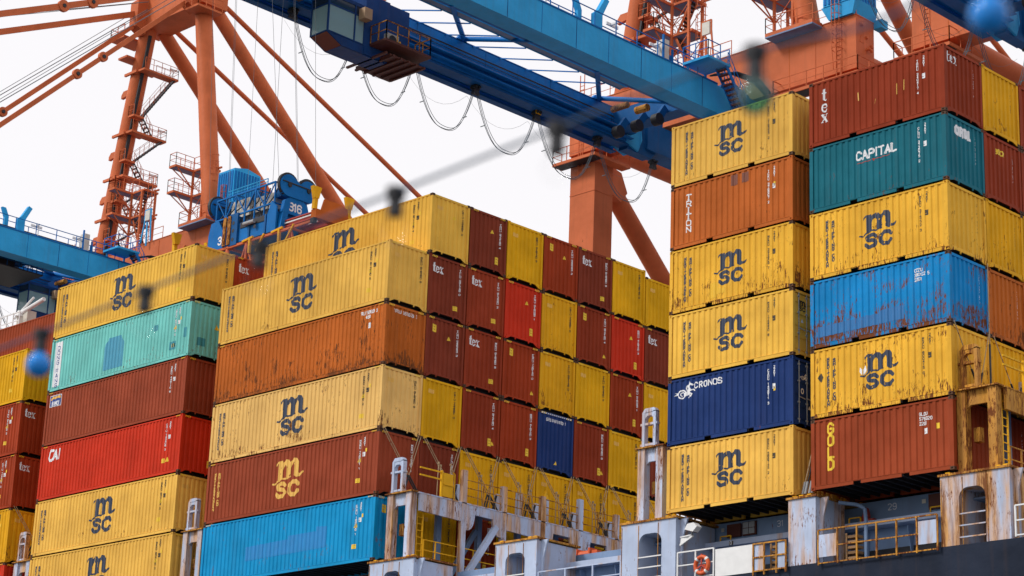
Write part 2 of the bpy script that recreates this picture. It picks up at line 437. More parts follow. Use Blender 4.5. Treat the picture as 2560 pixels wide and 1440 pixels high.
def shape_msc():
    """bold slab m over SC, centred on 0,0, one unit high"""
    s = Shape()
    m = Shape()
    m.P([(8, 44), (8, 92), (-4, 84), (-4, 92), (10, 98), (26, 98), (26, 92), (40, 100), (52, 97), (58, 90), (72, 100), (86, 98), (94, 88), (94, 56), (100, 53),
         (113, 60), (115, 56), (104, 46), (86, 44), (76, 50), (76, 80), (71, 86), (63, 80), (61, 72), (61, 48), (43, 44), (43, 78), (38, 85), (30, 79), (27, 70), (27, 48)])
    s.place(m, 0, 0)
    s.C([(-16, 36), (-6, 34), (6, 40), (24, 47), (42, 45), (60, 49)], 5)
    S_ = [(40, 27), (33, 33), (18, 33), (9, 27), (12, 19), (34, 15), (41, 7), (33, -2), (14, -3), (5, 5)]
    s.C(S_, 11.5)
    s.C([(95, 25), (86, 33), (70, 33), (58, 24), (57, 8), (67, -2), (83, -3), (94, 6)], 12)
    o = Shape(); k = 1 / 108.0
    o.place(s, -48 * k, -46 * k, k)
    return o

def shape_tex():
    s = Shape()
    t = Shape().L([(12, 8), (12, 92)], 15).L([(-2, 64), (30, 64)], 8).P([(4, 92), (20, 92), (20, 100)]).C([(14, 8), (22, 3), (30, 8)], 8)
    e = Shape().E(22, 33, 18, 30, 13, 40, 325).L([(10, 36), (42, 36)], 6).C([(38, 50), (40, 40)], 8)
    x = Shape().L([(4, 66), (38, 2)], 17).L([(38, 66), (4, 2)], 7).L([(-4, 65), (20, 65)], 5).L([(26, 65), (46, 65)], 5).L([(-4, 2), (14, 2)], 5).L([(24, 2), (48, 2)], 5)
    k = 1 / 100.0
    return t, e, x, k

def tex_h():
    t, e, x, k = shape_tex(); s = Shape()
    s.place(t, 0, 0, k); s.place(e, 0.32, 0, k); s.place(x, 0.82, 0, k); return s
def tex_v():
    t, e, x, k = shape_tex(); s = Shape()
    s.place(t, 0.05, 0, k); s.place(e, 0, -0.9, k); s.place(x, 0, -1.75, k); return s

def shape_seahorse():
    """prancing horse with a coiled fish tail"""
    s = Shape()
    s.E(34, 34, 20, 20, 7, 20, 330); s.E(36, 34, 9, 9, 5, 0, 250); s.P([(14, 34), (-8, 30), (6, 40), (-4, 46), (18, 44)])
    s.C([(50, 30), (64, 36), (70, 52)], 20); s.C([(70, 52), (66, 70), (72, 80)], 13); s.C([(72, 82), (86, 74)], 9)
    s.P([(66, 84), (72, 96), (76, 84)]); s.C([(60, 74), (56, 60), (60, 48)], 6)
    s.C([(74, 46), (90, 50), (98, 42)], 6); s.C([(72, 36), (84, 28), (78, 16)], 6); s.C([(70, 34), (76, 22), (66, 12)], 5)
    o = Shape(); k = 1 / 100.0; o.place(s, 0, 0, k); return o

def triangle(w): return Shape().P([(-w / 2, 0), (w / 2, 0), (0, w * 0.95)])
def rect(w, h): return Shape().P([(-w / 2, -h / 2), (w / 2, -h / 2), (w / 2, h / 2), (-w / 2, h / 2)])
def warnplate(w, h):
    """sticker with two rows of tiny print left open"""
    s = rect(w, h)
    for y in (h * 0.2, -h * 0.15):
        n = 5
        for i in range(n):
            x = -w * 0.36 + w * 0.72 * i / n; s.L([(x, y), (x + w * 0.09, y)], h * 0.10, True)
    return s

# ------------------------------------------------------------------ shipping containers
CW = 2.438
PER, A1, A2, A3 = 0.276, 0.104, 0.154, 0.226      # corrugation period and break points
def prof(u, depth):
    u = u % PER
    if u < A1: return 0.0
    if u < A2: return depth * (u - A1) / (A2 - A1)
    if u < A3: return depth
    return depth * (PER - u) / (PER - A3)

def breaks(a, b):
    out = [a]; k0 = int(math.floor(a / PER)) - 1
    for k in range(k0, int(b / PER) + 2):
        for c in (0, A1, A2, A3):
            x = k * PER + c
            if a + 1e-4 < x < b - 1e-4: out.append(x)
    out.append(b); return out

SIDE_D, END_D = 0.036, 0.042
KIND = {'HC': (12.192, 2.896), 'ST': (6.058, 2.591), 'LS': (12.192, 2.591)}
MESH = {}
def cmeshes(kind):
    if kind in MESH: return MESH[kind]
    L, H = KIND[kind]; hx, hy = L / 2, CW / 2; d = {}
    a, b = -hx + 0.15, hx - 0.15
    z0, z1 = 0.165, H - 0.085
    xs = breaks(a, b); mb = MB(); n = 0
    for x in xs:
        y = -hy + 0.010 + prof(x, SIDE_D); mb.v += [(x, y, z0), (x, y, z1)]
    for i in range(len(xs) - 1): mb.f.append((2 * i, 2 * i + 2, 2 * i + 3, 2 * i + 1))
    d['side_wall'] = mb.mesh('side_wall')
    mb = MB(); ys = breaks(-hy + 0.12, hy - 0.12)
    for y in ys:
        x = hx - 0.022 - prof(y, END_D); mb.v += [(x, y, 0.17), (x, y, H - 0.11)]
    for i in range(len(ys) - 1): mb.f.append((2 * i, 2 * i + 2, 2 * i + 3, 2 * i + 1))
    d['end_wall'] = mb.mesh('end_wall')
    d['corner_post'] = MB().prism([(hx - 0.16, -hy + 0.004), (hx - 0.004, -hy + 0.004), (hx - 0.004, -hy + 0.13), (hx - 0.03, -hy + 0.13), (hx - 0.03, -hy + 0.03), (hx - 0.16, -hy + 0.03)], 'z', 0.118, H - 0.118).mesh('corner_post')
    # corner casting: block with a recessed oval on its two outer faces
    mb = MB(); x0, x1, y0, y1 = hx - 0.178, hx, -hy, -hy + 0.162; h = 0.118
    mb.box(x0, x1 - 0.03, y0 + 0.03, y1, 0, h)
    def framed(P, u0, u1, v0, v1, hu, hv, dep):
        cu, cv = (u0 + u1) / 2, (v0 + v1) / 2; out = [(u0, v0), (u1, v0), (u1, v1), (u0, v1)]
        ring = [(cu + hu * math.cos(t), cv + hv * math.sin(t)) for t in [math.radians(225 + 90 * i) for i in range(4)]]
        for i in range(4):
            j = (i + 1) % 4; mb.poly([P(*out[i], 0), P(*out[j], 0), P(*ring[j], 0), P(*ring[i], 0)])
            mb.poly([P(*ring[i], 0), P(*ring[j], 0), P(*ring[j], dep), P(*ring[i], dep)])
        mb.poly([P(*out[0], 0), P(*out[1], 0), P(*out[1], 0.03), P(*out[0], 0.03)])
        mb.poly([P(*out[2], 0), P(*out[3], 0), P(*out[3], 0.03), P(*out[2], 0.03)])
    framed(lambda u, v, t: (u, y0 + t, v), x0, x1, 0, h, 0.052, 0.042, 0.028)
    framed(lambda u, v, t: (x1 - t, u, v), y0, y1, 0, h, 0.040, 0.048, 0.028)
    d['corner_casting'] = mb.mesh('corner_casting')
    mb = MB(); mb.box(-hx + 0.16, hx - 0.16, -hy + 0.001, -hy + 0.07, H - 0.09, H - 0.025); d['top_rail'] = mb.mesh('top_rail')
    mb = MB()
    segs = [(-hx + 0.16, -1.19), (-0.86, 0.86), (1.19, hx - 0.16)] if kind == 'ST' else [(-hx + 0.16, hx - 0.16)]
    for p, q in segs: mb.box(p, q, -hy + 0.012, -hy + 0.05, 0.018, 0.15)
    if kind == 'ST':
        for p, q in ((-1.19, -0.86), (0.86, 1.19)): mb.box(p, q, -hy + 0.012, -hy + 0.05, 0.128, 0.15)
    mb.box(-hx + 0.16, hx - 0.16, -hy + 0.002, -hy + 0.05, 0.15, 0.17)
    d['bottom_rail'] = mb.mesh('bottom_rail')
    d['header'] = MB().box(hx - 0.07, hx - 0.006, -hy + 0.15, hy - 0.15, H - 0.13, H - 0.03).mesh('header')
    c = 0.16 if kind != 'ST' else 0.10; zb = 0.02; e = hy - 0.165; w = 0.30
    pts = [(-e, zb), (-e + 0.05, zb), (-e + w, c), (e - w, c), (e - 0.05, zb), (e, zb), (e, 0.22), (-e, 0.22)]
    mb = MB().prism(pts, 'x', hx - 0.05, hx - 0.012)
    for y in (-0.45, 0.45): mb.prism([(y - 0.05, c), (y + 0.05, c), (y + 0.015, c - 0.09), (y - 0.015, c - 0.09)], 'x', hx - 0.047, hx - 0.015)
    d['end_sill'] = mb.mesh('end_sill')
    mb = MB().box(-hx + 0.1, hx - 0.1, -hy + 0.05, hy - 0.05, H - 0.05, H - 0.035); d['roof'] = mb.mesh('roof')
    mb = MB().box(-hx + 0.1, hx - 0.1, -hy + 0.06, hy - 0.06, 0.17, 0.19)
    k = int(L / 0.45)
    for i in range(k):
        x = -hx + 0.4 + i * (L - 0.8) / (k - 1); mb.box(x - 0.03, x + 0.03, -hy + 0.06, hy - 0.06, 0.05, 0.168)
    d['floor'] = mb.mesh('floor')
    # door end (used where the doors face the camera)
    for nm, s in (('door_left', -1), ('door_right', 1)):
        mb = MB(); ya, yb = (0.008, hy - 0.13) if s > 0 else (-hy + 0.13, -0.008); n = 5
        zz = [0.19 + (H - 0.32) * i / n for i in range(n + 1)]
        mb.box(hx - 0.09, hx - 0.06, ya, yb, 0.19, H - 0.13)
        for i in range(n): mb.box(hx - 0.06, hx - 0.04, ya + 0.03, yb - 0.03, zz[i] + 0.10, zz[i + 1] - 0.04)
        d[nm] = mb.mesh('door')
    mb = MB()
    mb.tube((hx - 0.01, 0, 0.12), (hx - 0.01, 0, H - 0.1), 0.017, 8)
    for z in (0.25, 0.9, 1.7, H - 0.25): mb.box(hx - 0.04, hx + 0.005, -0.05, 0.05, z - 0.03, z + 0.03)
    mb.beam((hx + 0.01, 0, 1.1), (hx + 0.01, 0.35, 1.06), 0.03)
    d['locking_bar'] = mb.mesh('locking_bar')
    MESH[kind] = d
    return d

DEC = {}
def decal(kind, face, key, shape, res, s, t, parent, mat, name='lettering', label=None, off=0.006):
    """lay a traced shape on the side wall ('side') or end wall ('end'); s along the wall, t above the base"""
    L, H = KIND[kind]; ck = (kind, face, key, round(s, 3), round(t, 3), off)
    if ck not in DEC:
        V, F = shape.trace(res); hx, hy = L / 2, CW / 2; out = []
        for x, y in V:
            if face == 'side': out.append((x + s, -hy + 0.010 + prof(x + s, SIDE_D) - off, y + t))
            elif face == 'door': out.append((hx - 0.04 + off, x + s, y + t))
            elif face == 'post': out.append((x + s, -hy - off, y + t))
            else: out.append((hx - 0.022 - prof(x + s, END_D) + off, x + s, y + t))
        me = bpy.data.meshes.new(name); me.from_pydata(out, [], F); me.update(); DEC[ck] = me
    return link(name, DEC[ck], mat, parent, label=label)

MSC, TEXH, TEXV, HORSE = shape_msc(), tex_h(), tex_v(), shape_seahorse()
def scaled(sh, k, kx=None):
    o = Shape(); o.place(sh, 0, 0, k, kx); return o
LONG1 = vtext('MEDITERRANEAN', 0.112, 0.141, 2.0, kx=1.4)
LONG2 = vtext('SHIPPING CO', 0.118, 0.146, 2.0, kx=1.4)

def container(kind, xr, col, ztop, paintkey, label, cat='container', group='containers stacked on the deck', doors=False, y0=0.0):
    L, H = KIND[kind]; mat = M[paintkey]; d = cmeshes(kind)
    if paintkey == 'brown' and kind != 'ST': mat = M[['brown', 'brown_b', 'brown_c'][(col * 2 + int(-ztop * 3)) % 3]]
    root = empty('shipping_container', (xr - L / 2, y0 + CW / 2 + col * 2.496 - (0.0 if col == 0 else 0.03), ztop - H), label, cat, group)
    def part(nm, key, sx=1, sy=1, dz=0, mt=mat):
        o = link(nm, d[key], mt, root); o.scale = (sx, sy, 1); o.location = (0, 0, dz); return o
    part('side_wall', 'side_wall'); r = part('side_wall', 'side_wall', 1, -1)
    if doors:
        part('door', 'door_left'); part('door', 'door_right')
        for y in (-0.85, -0.38, 0.38, 0.85):
            o = link('locking_bar', d['locking_bar'], M['steelgrey'], root); o.location = (0, y, 0)
    else: part('end_wall', 'end_wall')
    part('end_wall', 'end_wall', -1, 1)
    for sx in (1, -1):
        part('header', 'header', sx); part('end_sill', 'end_sill', sx)
        for sy in (1, -1):
            part('corner_post', 'corner_post', sx, sy)
            for dz in (0, H - 0.118): part('corner_casting', 'corner_casting', sx, sy, dz, M['casting'] if random.random() < 0.5 or paintkey in ('blue', 'teal') else mat)
    for sy in (1, -1): part('top_rail', 'top_rail', 1, sy); part('bottom_rail', 'bottom_rail', 1, sy)
    part('roof', 'roof'); part('floor', 'floor', mt=M['dark'])
    if kind != 'ST':
        if 'stripes' not in DEC:
            mb = MB(); hx, hy = L / 2, CW / 2
            for s0 in (-1, 1):
                for i in range(4):
                    y = s0 * (hy - 0.20 - 0.085 * i) - 0.02; x = hx - 0.003
                    mb.poly([(x, y, H - 0.128), (x, y + 0.04, H - 0.128), (x, y + 0.075, H - 0.032), (x, y + 0.035, H - 0.032)])
                    x = s0 * (hx - 0.24 - 0.085 * i) - 0.02; yy = -hy - 0.002
                    mb.poly([(x, yy, H - 0.088), (x + 0.04, yy, H - 0.088), (x + 0.07, yy, H - 0.027), (x + 0.03, yy, H - 0.027)])
            DEC['stripes'] = mb.mesh('hazard_stripe')
        o = link('hazard_stripe', DEC['stripes'], M['decal_y'], root); o.location = (0, 0, H - 2.896 if kind == 'HC' else 0)
        if kind == 'LS': o.location = (0, 0, -0.305)
    return root

LOGO_N = [0]
def worn(sh, k):
    """a copy of the mark with scratches and flaked spots of its own"""
    o = Shape(); o.place(sh, 0, 0, k); rg = random.Random(LOGO_N[0] * 7 + 3)
    for i in range(rg.randint(5, 12)):
        x, y = rg.uniform(-0.5, 0.5) * k, rg.uniform(-0.5, 0.5) * k; ln = rg.uniform(0.02, 0.16) * k; w_ = rg.uniform(0.010, 0.022) * k
        o.C([(x, y), (x + rg.uniform(-0.2, 0.2) * ln, y + ln)], w_, True)
    for i in range(rg.randint(3, 9)):
        x, y = rg.uniform(-0.5, 0.5) * k, rg.uniform(-0.5, 0.5) * k; o.C([(x, y), (x + 0.01, y + 0.02)], rg.uniform(0.015, 0.04) * k, True)
    return o
def side_msc(root, kind, ink='decal_n', size=None):
    L, H = KIND[kind]; LOGO_N[0] += 1; n_ = LOGO_N[0]; rg = random.Random(n_); jx, jz = rg.uniform(-0.08, 0.08), rg.uniform(-0.03, 0.03)
    if kind == 'ST':
        decal(kind, 'side', 'msc%d' % n_, worn(MSC, 1.32 * rg.uniform(0.98, 1.02)), 0.020, 0.02 + jx, 1.38 + jz, root, M[ink], 'logo')
        decal(kind, 'side', 'l1', LONG1, 0.016, -L / 2 + 0.78, H - 0.50, root, M[ink])
        decal(kind, 'side', 'l2', LONG2, 0.016, -L / 2 + 1.05, H - 0.57, root, M[ink])
    else:
        decal(kind, 'side', 'msc%d' % n_, worn(MSC, 1.80 * rg.uniform(0.98, 1.02)), 0.024, -0.05 + jx, 1.50 + jz, root, M[ink], 'logo')
        decal(kind, 'side', 'l1', LONG1, 0.016, -L / 2 + 0.62, H - 0.62, root, M[ink])
        decal(kind, 'side', 'l2', LONG2, 0.016, -L / 2 + 0.92, H - 0.66, root, M[ink])

def side_marks(root, kind, ink, number, code, warn=True):
    """owner number and size code standing upright near the right end of the long side"""
    L, H = KIND[kind]; x = L / 2 - (1.18 if kind == 'ST' else 1.25)
    decal(kind, 'side', number, vtext(number, 0.085, 0.108, 1.4, kx=1.15), 0.016, x, H - 0.42, root, M[ink], 'number')
    decal(kind, 'side', code, vtext(code, 0.085, 0.11, 1.4, kx=1.1), 0.016, x + 0.28, H - 0.32, root, M[ink], 'size_code')
    decal(kind, 'side', 'plate', warnplate(0.14, 0.20), 0.02, x + 0.28, H - 1.02, root, M[ink], 'data_plate')
    if kind != 'ST' and warn:
        decal(kind, 'side', 'tri', triangle(0.24), 0.02, x + 0.02, H - 1.35, root, M['decal_y'], 'warning_triangle')
        decal(kind, 'side', 'wpl', warnplate(0.14, 0.16), 0.02, x + 0.42, H - 0.85, root, M['decal_y'], 'sticker')
        decal(kind, 'side', 'wp2', warnplate(0.34, 0.20), 0.02, x - 0.05, 0.72, root, M['decal_y'], 'sticker')

def end_marks(root, kind, ink, number, style):
    """style: m = yellow MSC-type, t = tex, w = warning plate high, c = plate low right, r = triangle"""
    L, H = KIND[kind]
    if kind == 'ST': decal(kind, 'end', number, vtext(number, 0.06, 0.085, 1.1), 0.016, 0.72, H - 0.5, root, M[ink], 'number')
    else: decal(kind, 'end', number, vtext(number, 0.08, 0.10, 1.5, kx=1.2), 0.016, 0.80, H - 0.42, root, M[ink], 'number')
    if 't' in style: decal(kind, 'end', 'tex', scaled(TEXH, 0.46, 0.50), 0.014, -0.92, H - 0.82, root, M['decal_w'], 'logo')
    if 'm' in style: decal(kind, 'end', 'mpl', warnplate(0.34, 0.18), 0.018, -0.68, H - 0.60, root, M['decal_gold'], 'sticker')
    if 'w' in style: decal(kind, 'end', 'wpl', warnplate(0.24, 0.36), 0.02, -0.68, H - 0.55, root, M['decal_y'], 'sticker')
    if 'c' in style: decal(kind, 'end', 'cpl', warnplate(0.34, 0.22), 0.02, 0.55, 0.62, root, M['decal_y'], 'sticker')
    if 'd' in style: decal(kind, 'end', 'dpl', warnplate(0.22, 0.36), 0.02, 0.62, 0.66, root, M['decal_y'], 'sticker')
    if 'r' in style: decal(kind, 'end', 'tri', triangle(0.20), 0.018, 0.25, H - 0.95, root, M['decal_y'], 'warning_triangle')
    if 's' in style: decal(kind, 'end', 'tr2', triangle(0.20), 0.018, 0.78, 0.55, root, M['decal_y'], 'warning_triangle')

ORD = ['first', 'second', 'third', 'fourth', 'fifth', 'sixth', 'seventh', 'eighth', 'ninth']
PH, PS = 2.896 + 0.0395, 2.591 + 0.0395
NUMS = ['TCNU 516093 1', 'TGHU 972180 4', 'TCNU 545243 2', 'FSCU 728145 0', 'TTNU 912460 2', 'CAIU 722581 0', 'BMOU 418720 3', 'MEDU 816260 9', 'TCLU 591746 0']
LOOK = {'brown': 'brown-red container end', 'gold': 'yellow container end', 'gold_dirty': 'grimy yellow container end', 'red': 'bright red container end',
        'navy': 'dark navy container end with white markings', 'brown2': 'rusty brown container end'}

# middle block (bay B): rows from the top, columns from the ship side inwards
XB, XA, XZ, XC, XD = 0.0, -14.588, -29.176, 22.761, 29.611
B_ROWS = [
    [None, ('msc_top', 'mr'), ('brown', 'rd'), ('gold', 'm'), ('brown', 'wr'), ('brown', 'tc'), ('gold', 'm'), ('gold', 'm')],
    [None, ('brown', 'tc'), ('brown', 'tc'), ('red', 'rd'), ('gold_dirty', 'm'), ('brown', 'ws'), ('red', 'rd'), ('brown', 't')],
    [None, ('brown', 'wr'), ('brown', 'tc'), ('brown', 'ws'), ('gold_dirty', 'm'), ('gold', 'm'), ('brown', 'rd'), ('gold', 'm')],
    [None, ('gold', 'm'), ('brown', 'ds'), ('brown', 'd'), ('navy', 's'), ('brown', 'ds'), ('gold', 'm'), ('brown', 'd')],
    [None, ('brown', 's'), ('gold', 'm'), ('gold', 'm'), ('gold', 'm'), ('gold', 'm'), ('gold', 'm'), ('gold', 'm')],
    [None, ('gold', 'm'), ('brown', 'd'), ('gold', 'm'), ('brown', 'd'), ('gold', 'm'), ('brown', 'd'), ('brown', 'd')]]
for t, row in enumerate(B_ROWS):
    for c, spec in enumerate(row):
        if not spec: continue
        pk, st = spec; kd = 'LS' if (t == 0 and c == 7) else 'HC'
        ht = KIND[kd][1]
        look = LOOK.get(pk, 'yellow long container')
        if 't' in st: look += ' lettered tex'
        elif c == 1 and t == 0: look = 'long yellow MSC container rising above the outer column'
        lab = f'{look}, {ORD[c]} column, {ORD[t]} layer from top, middle block'
        if c == 1 and t == 0: lab = look
        r = container(kd, XB, c, -t * PH if kd == 'HC' else -PH + ht + 0.0395, pk, lab)
        ink = 'decal_k' if pk.startswith(('gold', 'msc')) else 'decal_w'
        if pk == 'navy':
            H = 2.896
            decal('HC', 'end', 'gesu', htext('GESU 619160 1', 0.13, 1.3, 3.4, kx=0.75), 0.016, -0.62, H - 0.42, r, M['decal_w'], 'number')
            st_ = Shape()
            for i in range(15): st_.P([(-1.02 + i * 0.14, 0), (-0.96 + i * 0.14, 0), (-0.92 + i * 0.14, 0.07), (-0.98 + i * 0.14, 0.07)])
            o = decal('HC', 'door', 'st', st_, 0.02, 0.0, H - 0.12, r, M['decal_w'], 'hazard_stripe', off=0.040)
            decal('HC', 'end', 'tr2', triangle(0.20), 0.018, 0.05, 0.42, r, M['decal_y'], 'warning_triangle')
        else: end_marks(r, kd, ink, NUMS[(t * 3 + c * 5) % 9], st)
        if t == 0 and c == 1: side_msc(r, 'HC'); side_marks(r, 'HC', 'decal_k', 'MEDU 871423 4', '45G1')

# outer column of the middle block
def hc_col(xr, t, pk, label, col=0): return container('HC', xr, col, -t * PH, pk, label)
r = hc_col(XB, 1, 'msc', 'yellow MSC container heading the outer column of the middle block')
side_msc(r, 'HC'); side_marks(r, 'HC', 'decal_k', 'MEDU 814620 5', '45G1'); end_marks(r, 'HC', 'decal_k', NUMS[7], 'm')
r = hc_col(XB, 2, 'rust_orange', 'unlettered rust-stained orange container between yellow ones, middle block')
decal('HC', 'side', 'tr1', htext('TRLU 569629 3', 0.14, 1.2, 1.6, kx=0.7), 0.018, 4.35, 2.52, r, M['decal_w'], 'number')
decal('HC', 'side', 'tr2', htext('45G1', 0.14, 1.2, 1.6, kx=0.7), 0.018, 4.75, 2.30, r, M['decal_w'], 'size_code')
decal('HC', 'side', 'pl', warnplate(0.18, 0.26), 0.02, 5.0, 1.95, r, M['decal_w'], 'data_plate')
decal('HC', 'end', 'tre', htext('TRLU 569629 3', 0.14, 1.1, 3.2, kx=0.72), 0.016, -0.72, 2.52, r, M['decal_w'], 'number')
r = hc_col(XB, 3, 'msc_pale', 'pale faded yellow MSC container above the brown MSC one, middle block')
side_msc(r, 'HC'); side_marks(r, 'HC', 'decal_k', 'MEDU 739155 2', '45G1'); end_marks(r, 'HC', 'decal_k', NUMS[7], 'm')
r = hc_col(XB, 4, 'brown_red', 'brown container with yellow MSC lettering, above the bright blue one')
side_msc(r, 'HC', 'decal_gold'); side_marks(r, 'HC', 'decal_w', 'MSMU 726961 1', '45G1'); end_marks(r, 'HC', 'decal_w', 'MSMU 726961 1', '')
r = hc_col(XB, 5, 'cyan', 'bright blue container with faded lettering at the foot of the middle block')
side_marks(r, 'HC', 'decal_w', 'ECMU 188059 1', '45G1'); end_marks(r, 'HC', 'decal_w', 'ECMU 188059 1', 'w')
decal('HC', 'side', 'ghost', Shape().P([(-3.4, -0.5), (2.3, -0.45), (2.3, 0.5), (1.6, 0.55), (1.6, 0.35), (-0.4, 0.35), (-0.4, 0.2), (-3.4, 0.15)]), 0.05, 0.6, 1.35, r, M['patch_cyan'], 'repainted_patch')

# left block (bay A)
AOFF = -0.03
def a_col(t, pk, label): return container('HC', XA, 0, AOFF - t * PH, pk, label)
r = a_col(0, 'msc_top', 'yellow MSC container topping the left block under the blue boom')
side_msc(r, 'HC'); side_marks(r, 'HC', 'decal_k', 'MEDU 862291 7', '45G1'); end_marks(r, 'HC', 'decal_k', NUMS[7], 'm')
r = a_col(1, 'aqua', 'pale turquoise container with DONG FANG board and dark patches')
decal('HC', 'side', 'dfb', rect(0.62, 2.45), 0.03, -5.42, 1.47, r, M['decal_w'], 'name_board')
decal('HC', 'side', 'df', vtext('DONG FANG', 0.20, 0.262, 1.0, kx=1.35), 0.018, -5.42, 2.25, r, M['decal_b'], 'lettering', off=0.010)
decal('HC', 'side', 'arch', Shape().P([(-0.9, -0.9), (0.8, -0.9), (0.8, 0.4), (0.5, 0.8), (-0.5, 0.8), (-0.9, 0.4)]), 0.04, -0.3, 1.28, r, M['patch_blue'], 'repainted_patch')
decal('HC', 'side', 'sq', rect(0.52, 0.42), 0.03, 4.75, 0.72, r, M['patch_teal'], 'repainted_patch')
decal('HC', 'side', 'sq3', rect(0.42, 0.30), 0.03, 3.2, 1.9, r, M['patch_teal'], 'repainted_patch')
decal('HC', 'side', 'sq2', rect(0.24, 0.5), 0.03, 5.72, 1.25, r, M['patch_teal'], 'repainted_patch')
decal('HC', 'end', 'esq', rect(0.5, 0.42), 0.03, -0.45, 0.85, r, M['patch_teal'], 'repainted_patch')
decal('HC', 'end', 'etr', triangle(0.3), 0.018, 0.45, 1.65, r, M['decal_y'], 'warning_triangle')
side_marks(r, 'HC', 'decal_w', 'DFSU 640172 0', '45G1')
r = a_col(2, 'brown_red', 'brown container with a small blue and yellow badge at its left end')
decal('HC', 'side', 'bg1', rect(1.0, 0.62), 0.03, -5.25, 2.38, r, M['decal_w'], 'badge')
decal('HC', 'side', 'bg2', rect(0.93, 0.55), 0.03, -5.25, 2.38, r, M['decal_b'], 'badge', off=0.010)
decal('HC', 'side', 'bg3', Shape().P([(-0.42, 0.02), (-0.2, 0.1), (0, 0.06), (0.2, 0.12), (0.43, 0.06), (0.43, 0.22), (0.2, 0.24), (0, 0.2), (-0.2, 0.24), (-0.42, 0.16)]), 0.02, -5.25, 2.40, r, M['decal_gold'], 'badge', off=0.014)
decal('HC', 'side', 'bg4', htext('BIMOI', 0.2, 1.5, 1.2, kx=1.05), 0.016, -5.58, 2.14, r, M['decal_w'], 'lettering', off=0.014)
side_marks(r, 'HC', 'decal_w', 'SEGU 448110 6', '45G1', False)
r = a_col(3, 'red', 'bright red CAI container in the left block')
cai = Shape().C([(0.36, 0.1), (0.25, 0.02), (0.1, 0.02), (0.03, 0.15), (0.08, 0.45), (0.2, 0.55), (0.42, 0.52)], 0.14).L([(0.42, 0), (0.62, 0.56)], 0.13).L([(0.62, 0.56), (0.78, 0)], 0.13).L([(0.5, 0.18), (0.74, 0.18)], 0.08).L([(0.92, 0), (0.98, 0.58)], 0.12)
decal('HC', 'side', 'cai', cai, 0.018, -5.35, 2.05, r, M['decal_w'], 'logo')
side_marks(r, 'HC', 'decal_w', 'CAIU 743408 3', '45G1', False); end_marks(r, 'HC', 'decal_w', NUMS[5], 'd')
decal('HC', 'side', 'w8', warnplate(0.26, 0.22), 0.02, 4.75, 0.7, r, M['decal_y'], 'sticker')
decal('HC', 'side', 'w9', triangle(0.26), 0.02, 5.1, 0.62, r, M['decal_y'], 'warning_triangle')
for t, lab in ((4, 'yellow MSC container under the red one, left block'), (5, 'yellow MSC container cut by the bottom edge of the photo')):
    r = a_col(t, 'msc', lab); side_msc(r, 'HC'); side_marks(r, 'HC', 'decal_k', 'MEDU 83410' + str(t) + ' 2', '45G1'); end_marks(r, 'HC', 'decal_k', NUMS[7], 'm')
for t in range(0, 5):
    pk = ['brown', 'brown', 'gold', 'brown', 'brown'][t]
    r = container('HC', XA, 1, AOFF - t * PH, pk, f'{LOOK[pk]} peeping out behind the left block, {ORD[t]} layer')
    end_marks(r, 'HC', 'decal_w' if pk == 'brown' else 'decal_k', NUMS[t], 't' if pk == 'brown' else 'm')

# far left block (bay Z)
r = container('HC', XZ, 1, -0.03, 'brown2', 'plain brown-orange container heading the leftmost block')
Z = [(1, 'gold', 'yellow container at the left edge under the brown one'), (2, 'brown', 'upper brown tex container at the left edge'),
     (3, 'brown', 'lower brown tex container at the left edge'), (4, 'gold_dirty', 'rust-stained yellow container at the bottom left corner'),
     (5, 'red', 'red container peeping in at the bottom left corner')]
for t, pk, lab in Z:
    r = container('HC', XZ, 0, -0.03 - t * PH, pk, lab)
    end_marks(r, 'HC', 'decal_k' if 'gold' in pk else 'decal_w', NUMS[t], 't' if pk == 'brown' else 'm' if 'gold' in pk else 'd')
    side_marks(r, 'HC', 'decal_k' if 'gold' in pk else 'decal_w', NUMS[t + 2], '45G1')
for t in range(1, 5): container('HC', XZ, 1, -0.03 - t * PH, 'brown', f'hidden brown container in the leftmost block, {ORD[t]} layer')

# right blocks of short containers (bays C and D)
def st(xr, z, col, t, pk, label, doors=False): return container('ST', xr, col, z - t * PS, pk, label, doors=doors)
ZC, ZD = -1.80, -1.78
LC, HC_ = 6.058, 2.591
r = st(XC, ZC, 0, 0, 'msc', 'yellow MSC container topping the slim right block'); side_msc(r, 'ST'); side_marks(r, 'ST', 'decal_k', 'MEDU 218353 2', '22G1')
r = st(XC, ZC, 0, 1, 'triton', 'orange-brown TRITON container, second from top, slim right block')
decal('ST', 'side', 'tri', vtext('TRITON', 0.21, 0.268, 1.5, 1.0, kx=1.45), 0.014, -LC / 2 + 0.92, 1.95, r, M['decal_w'], 'logo')
for x, h in ((0.2, 0.44), (0.74, 0.40)): decal('ST', 'side', 'pt%s' % x, rect(0.33, h), 0.03, x, 2.24, r, M['patch_brown'], 'repainted_patch')
side_marks(r, 'ST', 'decal_w', 'TCKU 376807 2', '22G1')
decal('ST', 'side', 'yp', rect(0.12, 0.17), 0.02, LC / 2 - 0.88, 1.65, r, M['decal_y'], 'sticker')
r = st(XC, ZC, 0, 2, 'msc_dirty', 'scuffed yellow MSC container with bright yellow repair patch'); side_msc(r, 'ST'); side_marks(r, 'ST', 'decal_k', 'MEDU 394609 7', '22G1')
decal('ST', 'side', 'yp1', Shape().P([(-0.35, -0.35), (-0.02, -0.35), (-0.02, -0.22), (0.42, -0.22), (0.42, 0.0), (0.05, 0.0), (0.05, 0.28), (-0.33, 0.28)]), 0.03, -0.65, 0.62, r, M['patch_yellow'], 'repainted_patch')
r = st(XC, ZC, 0, 3, 'msc_top', 'clean yellow MSC container with doors showing a small black logo', True); side_msc(r, 'ST'); side_marks(r, 'ST', 'decal_k', 'MSDU 175550 8', '22G1')
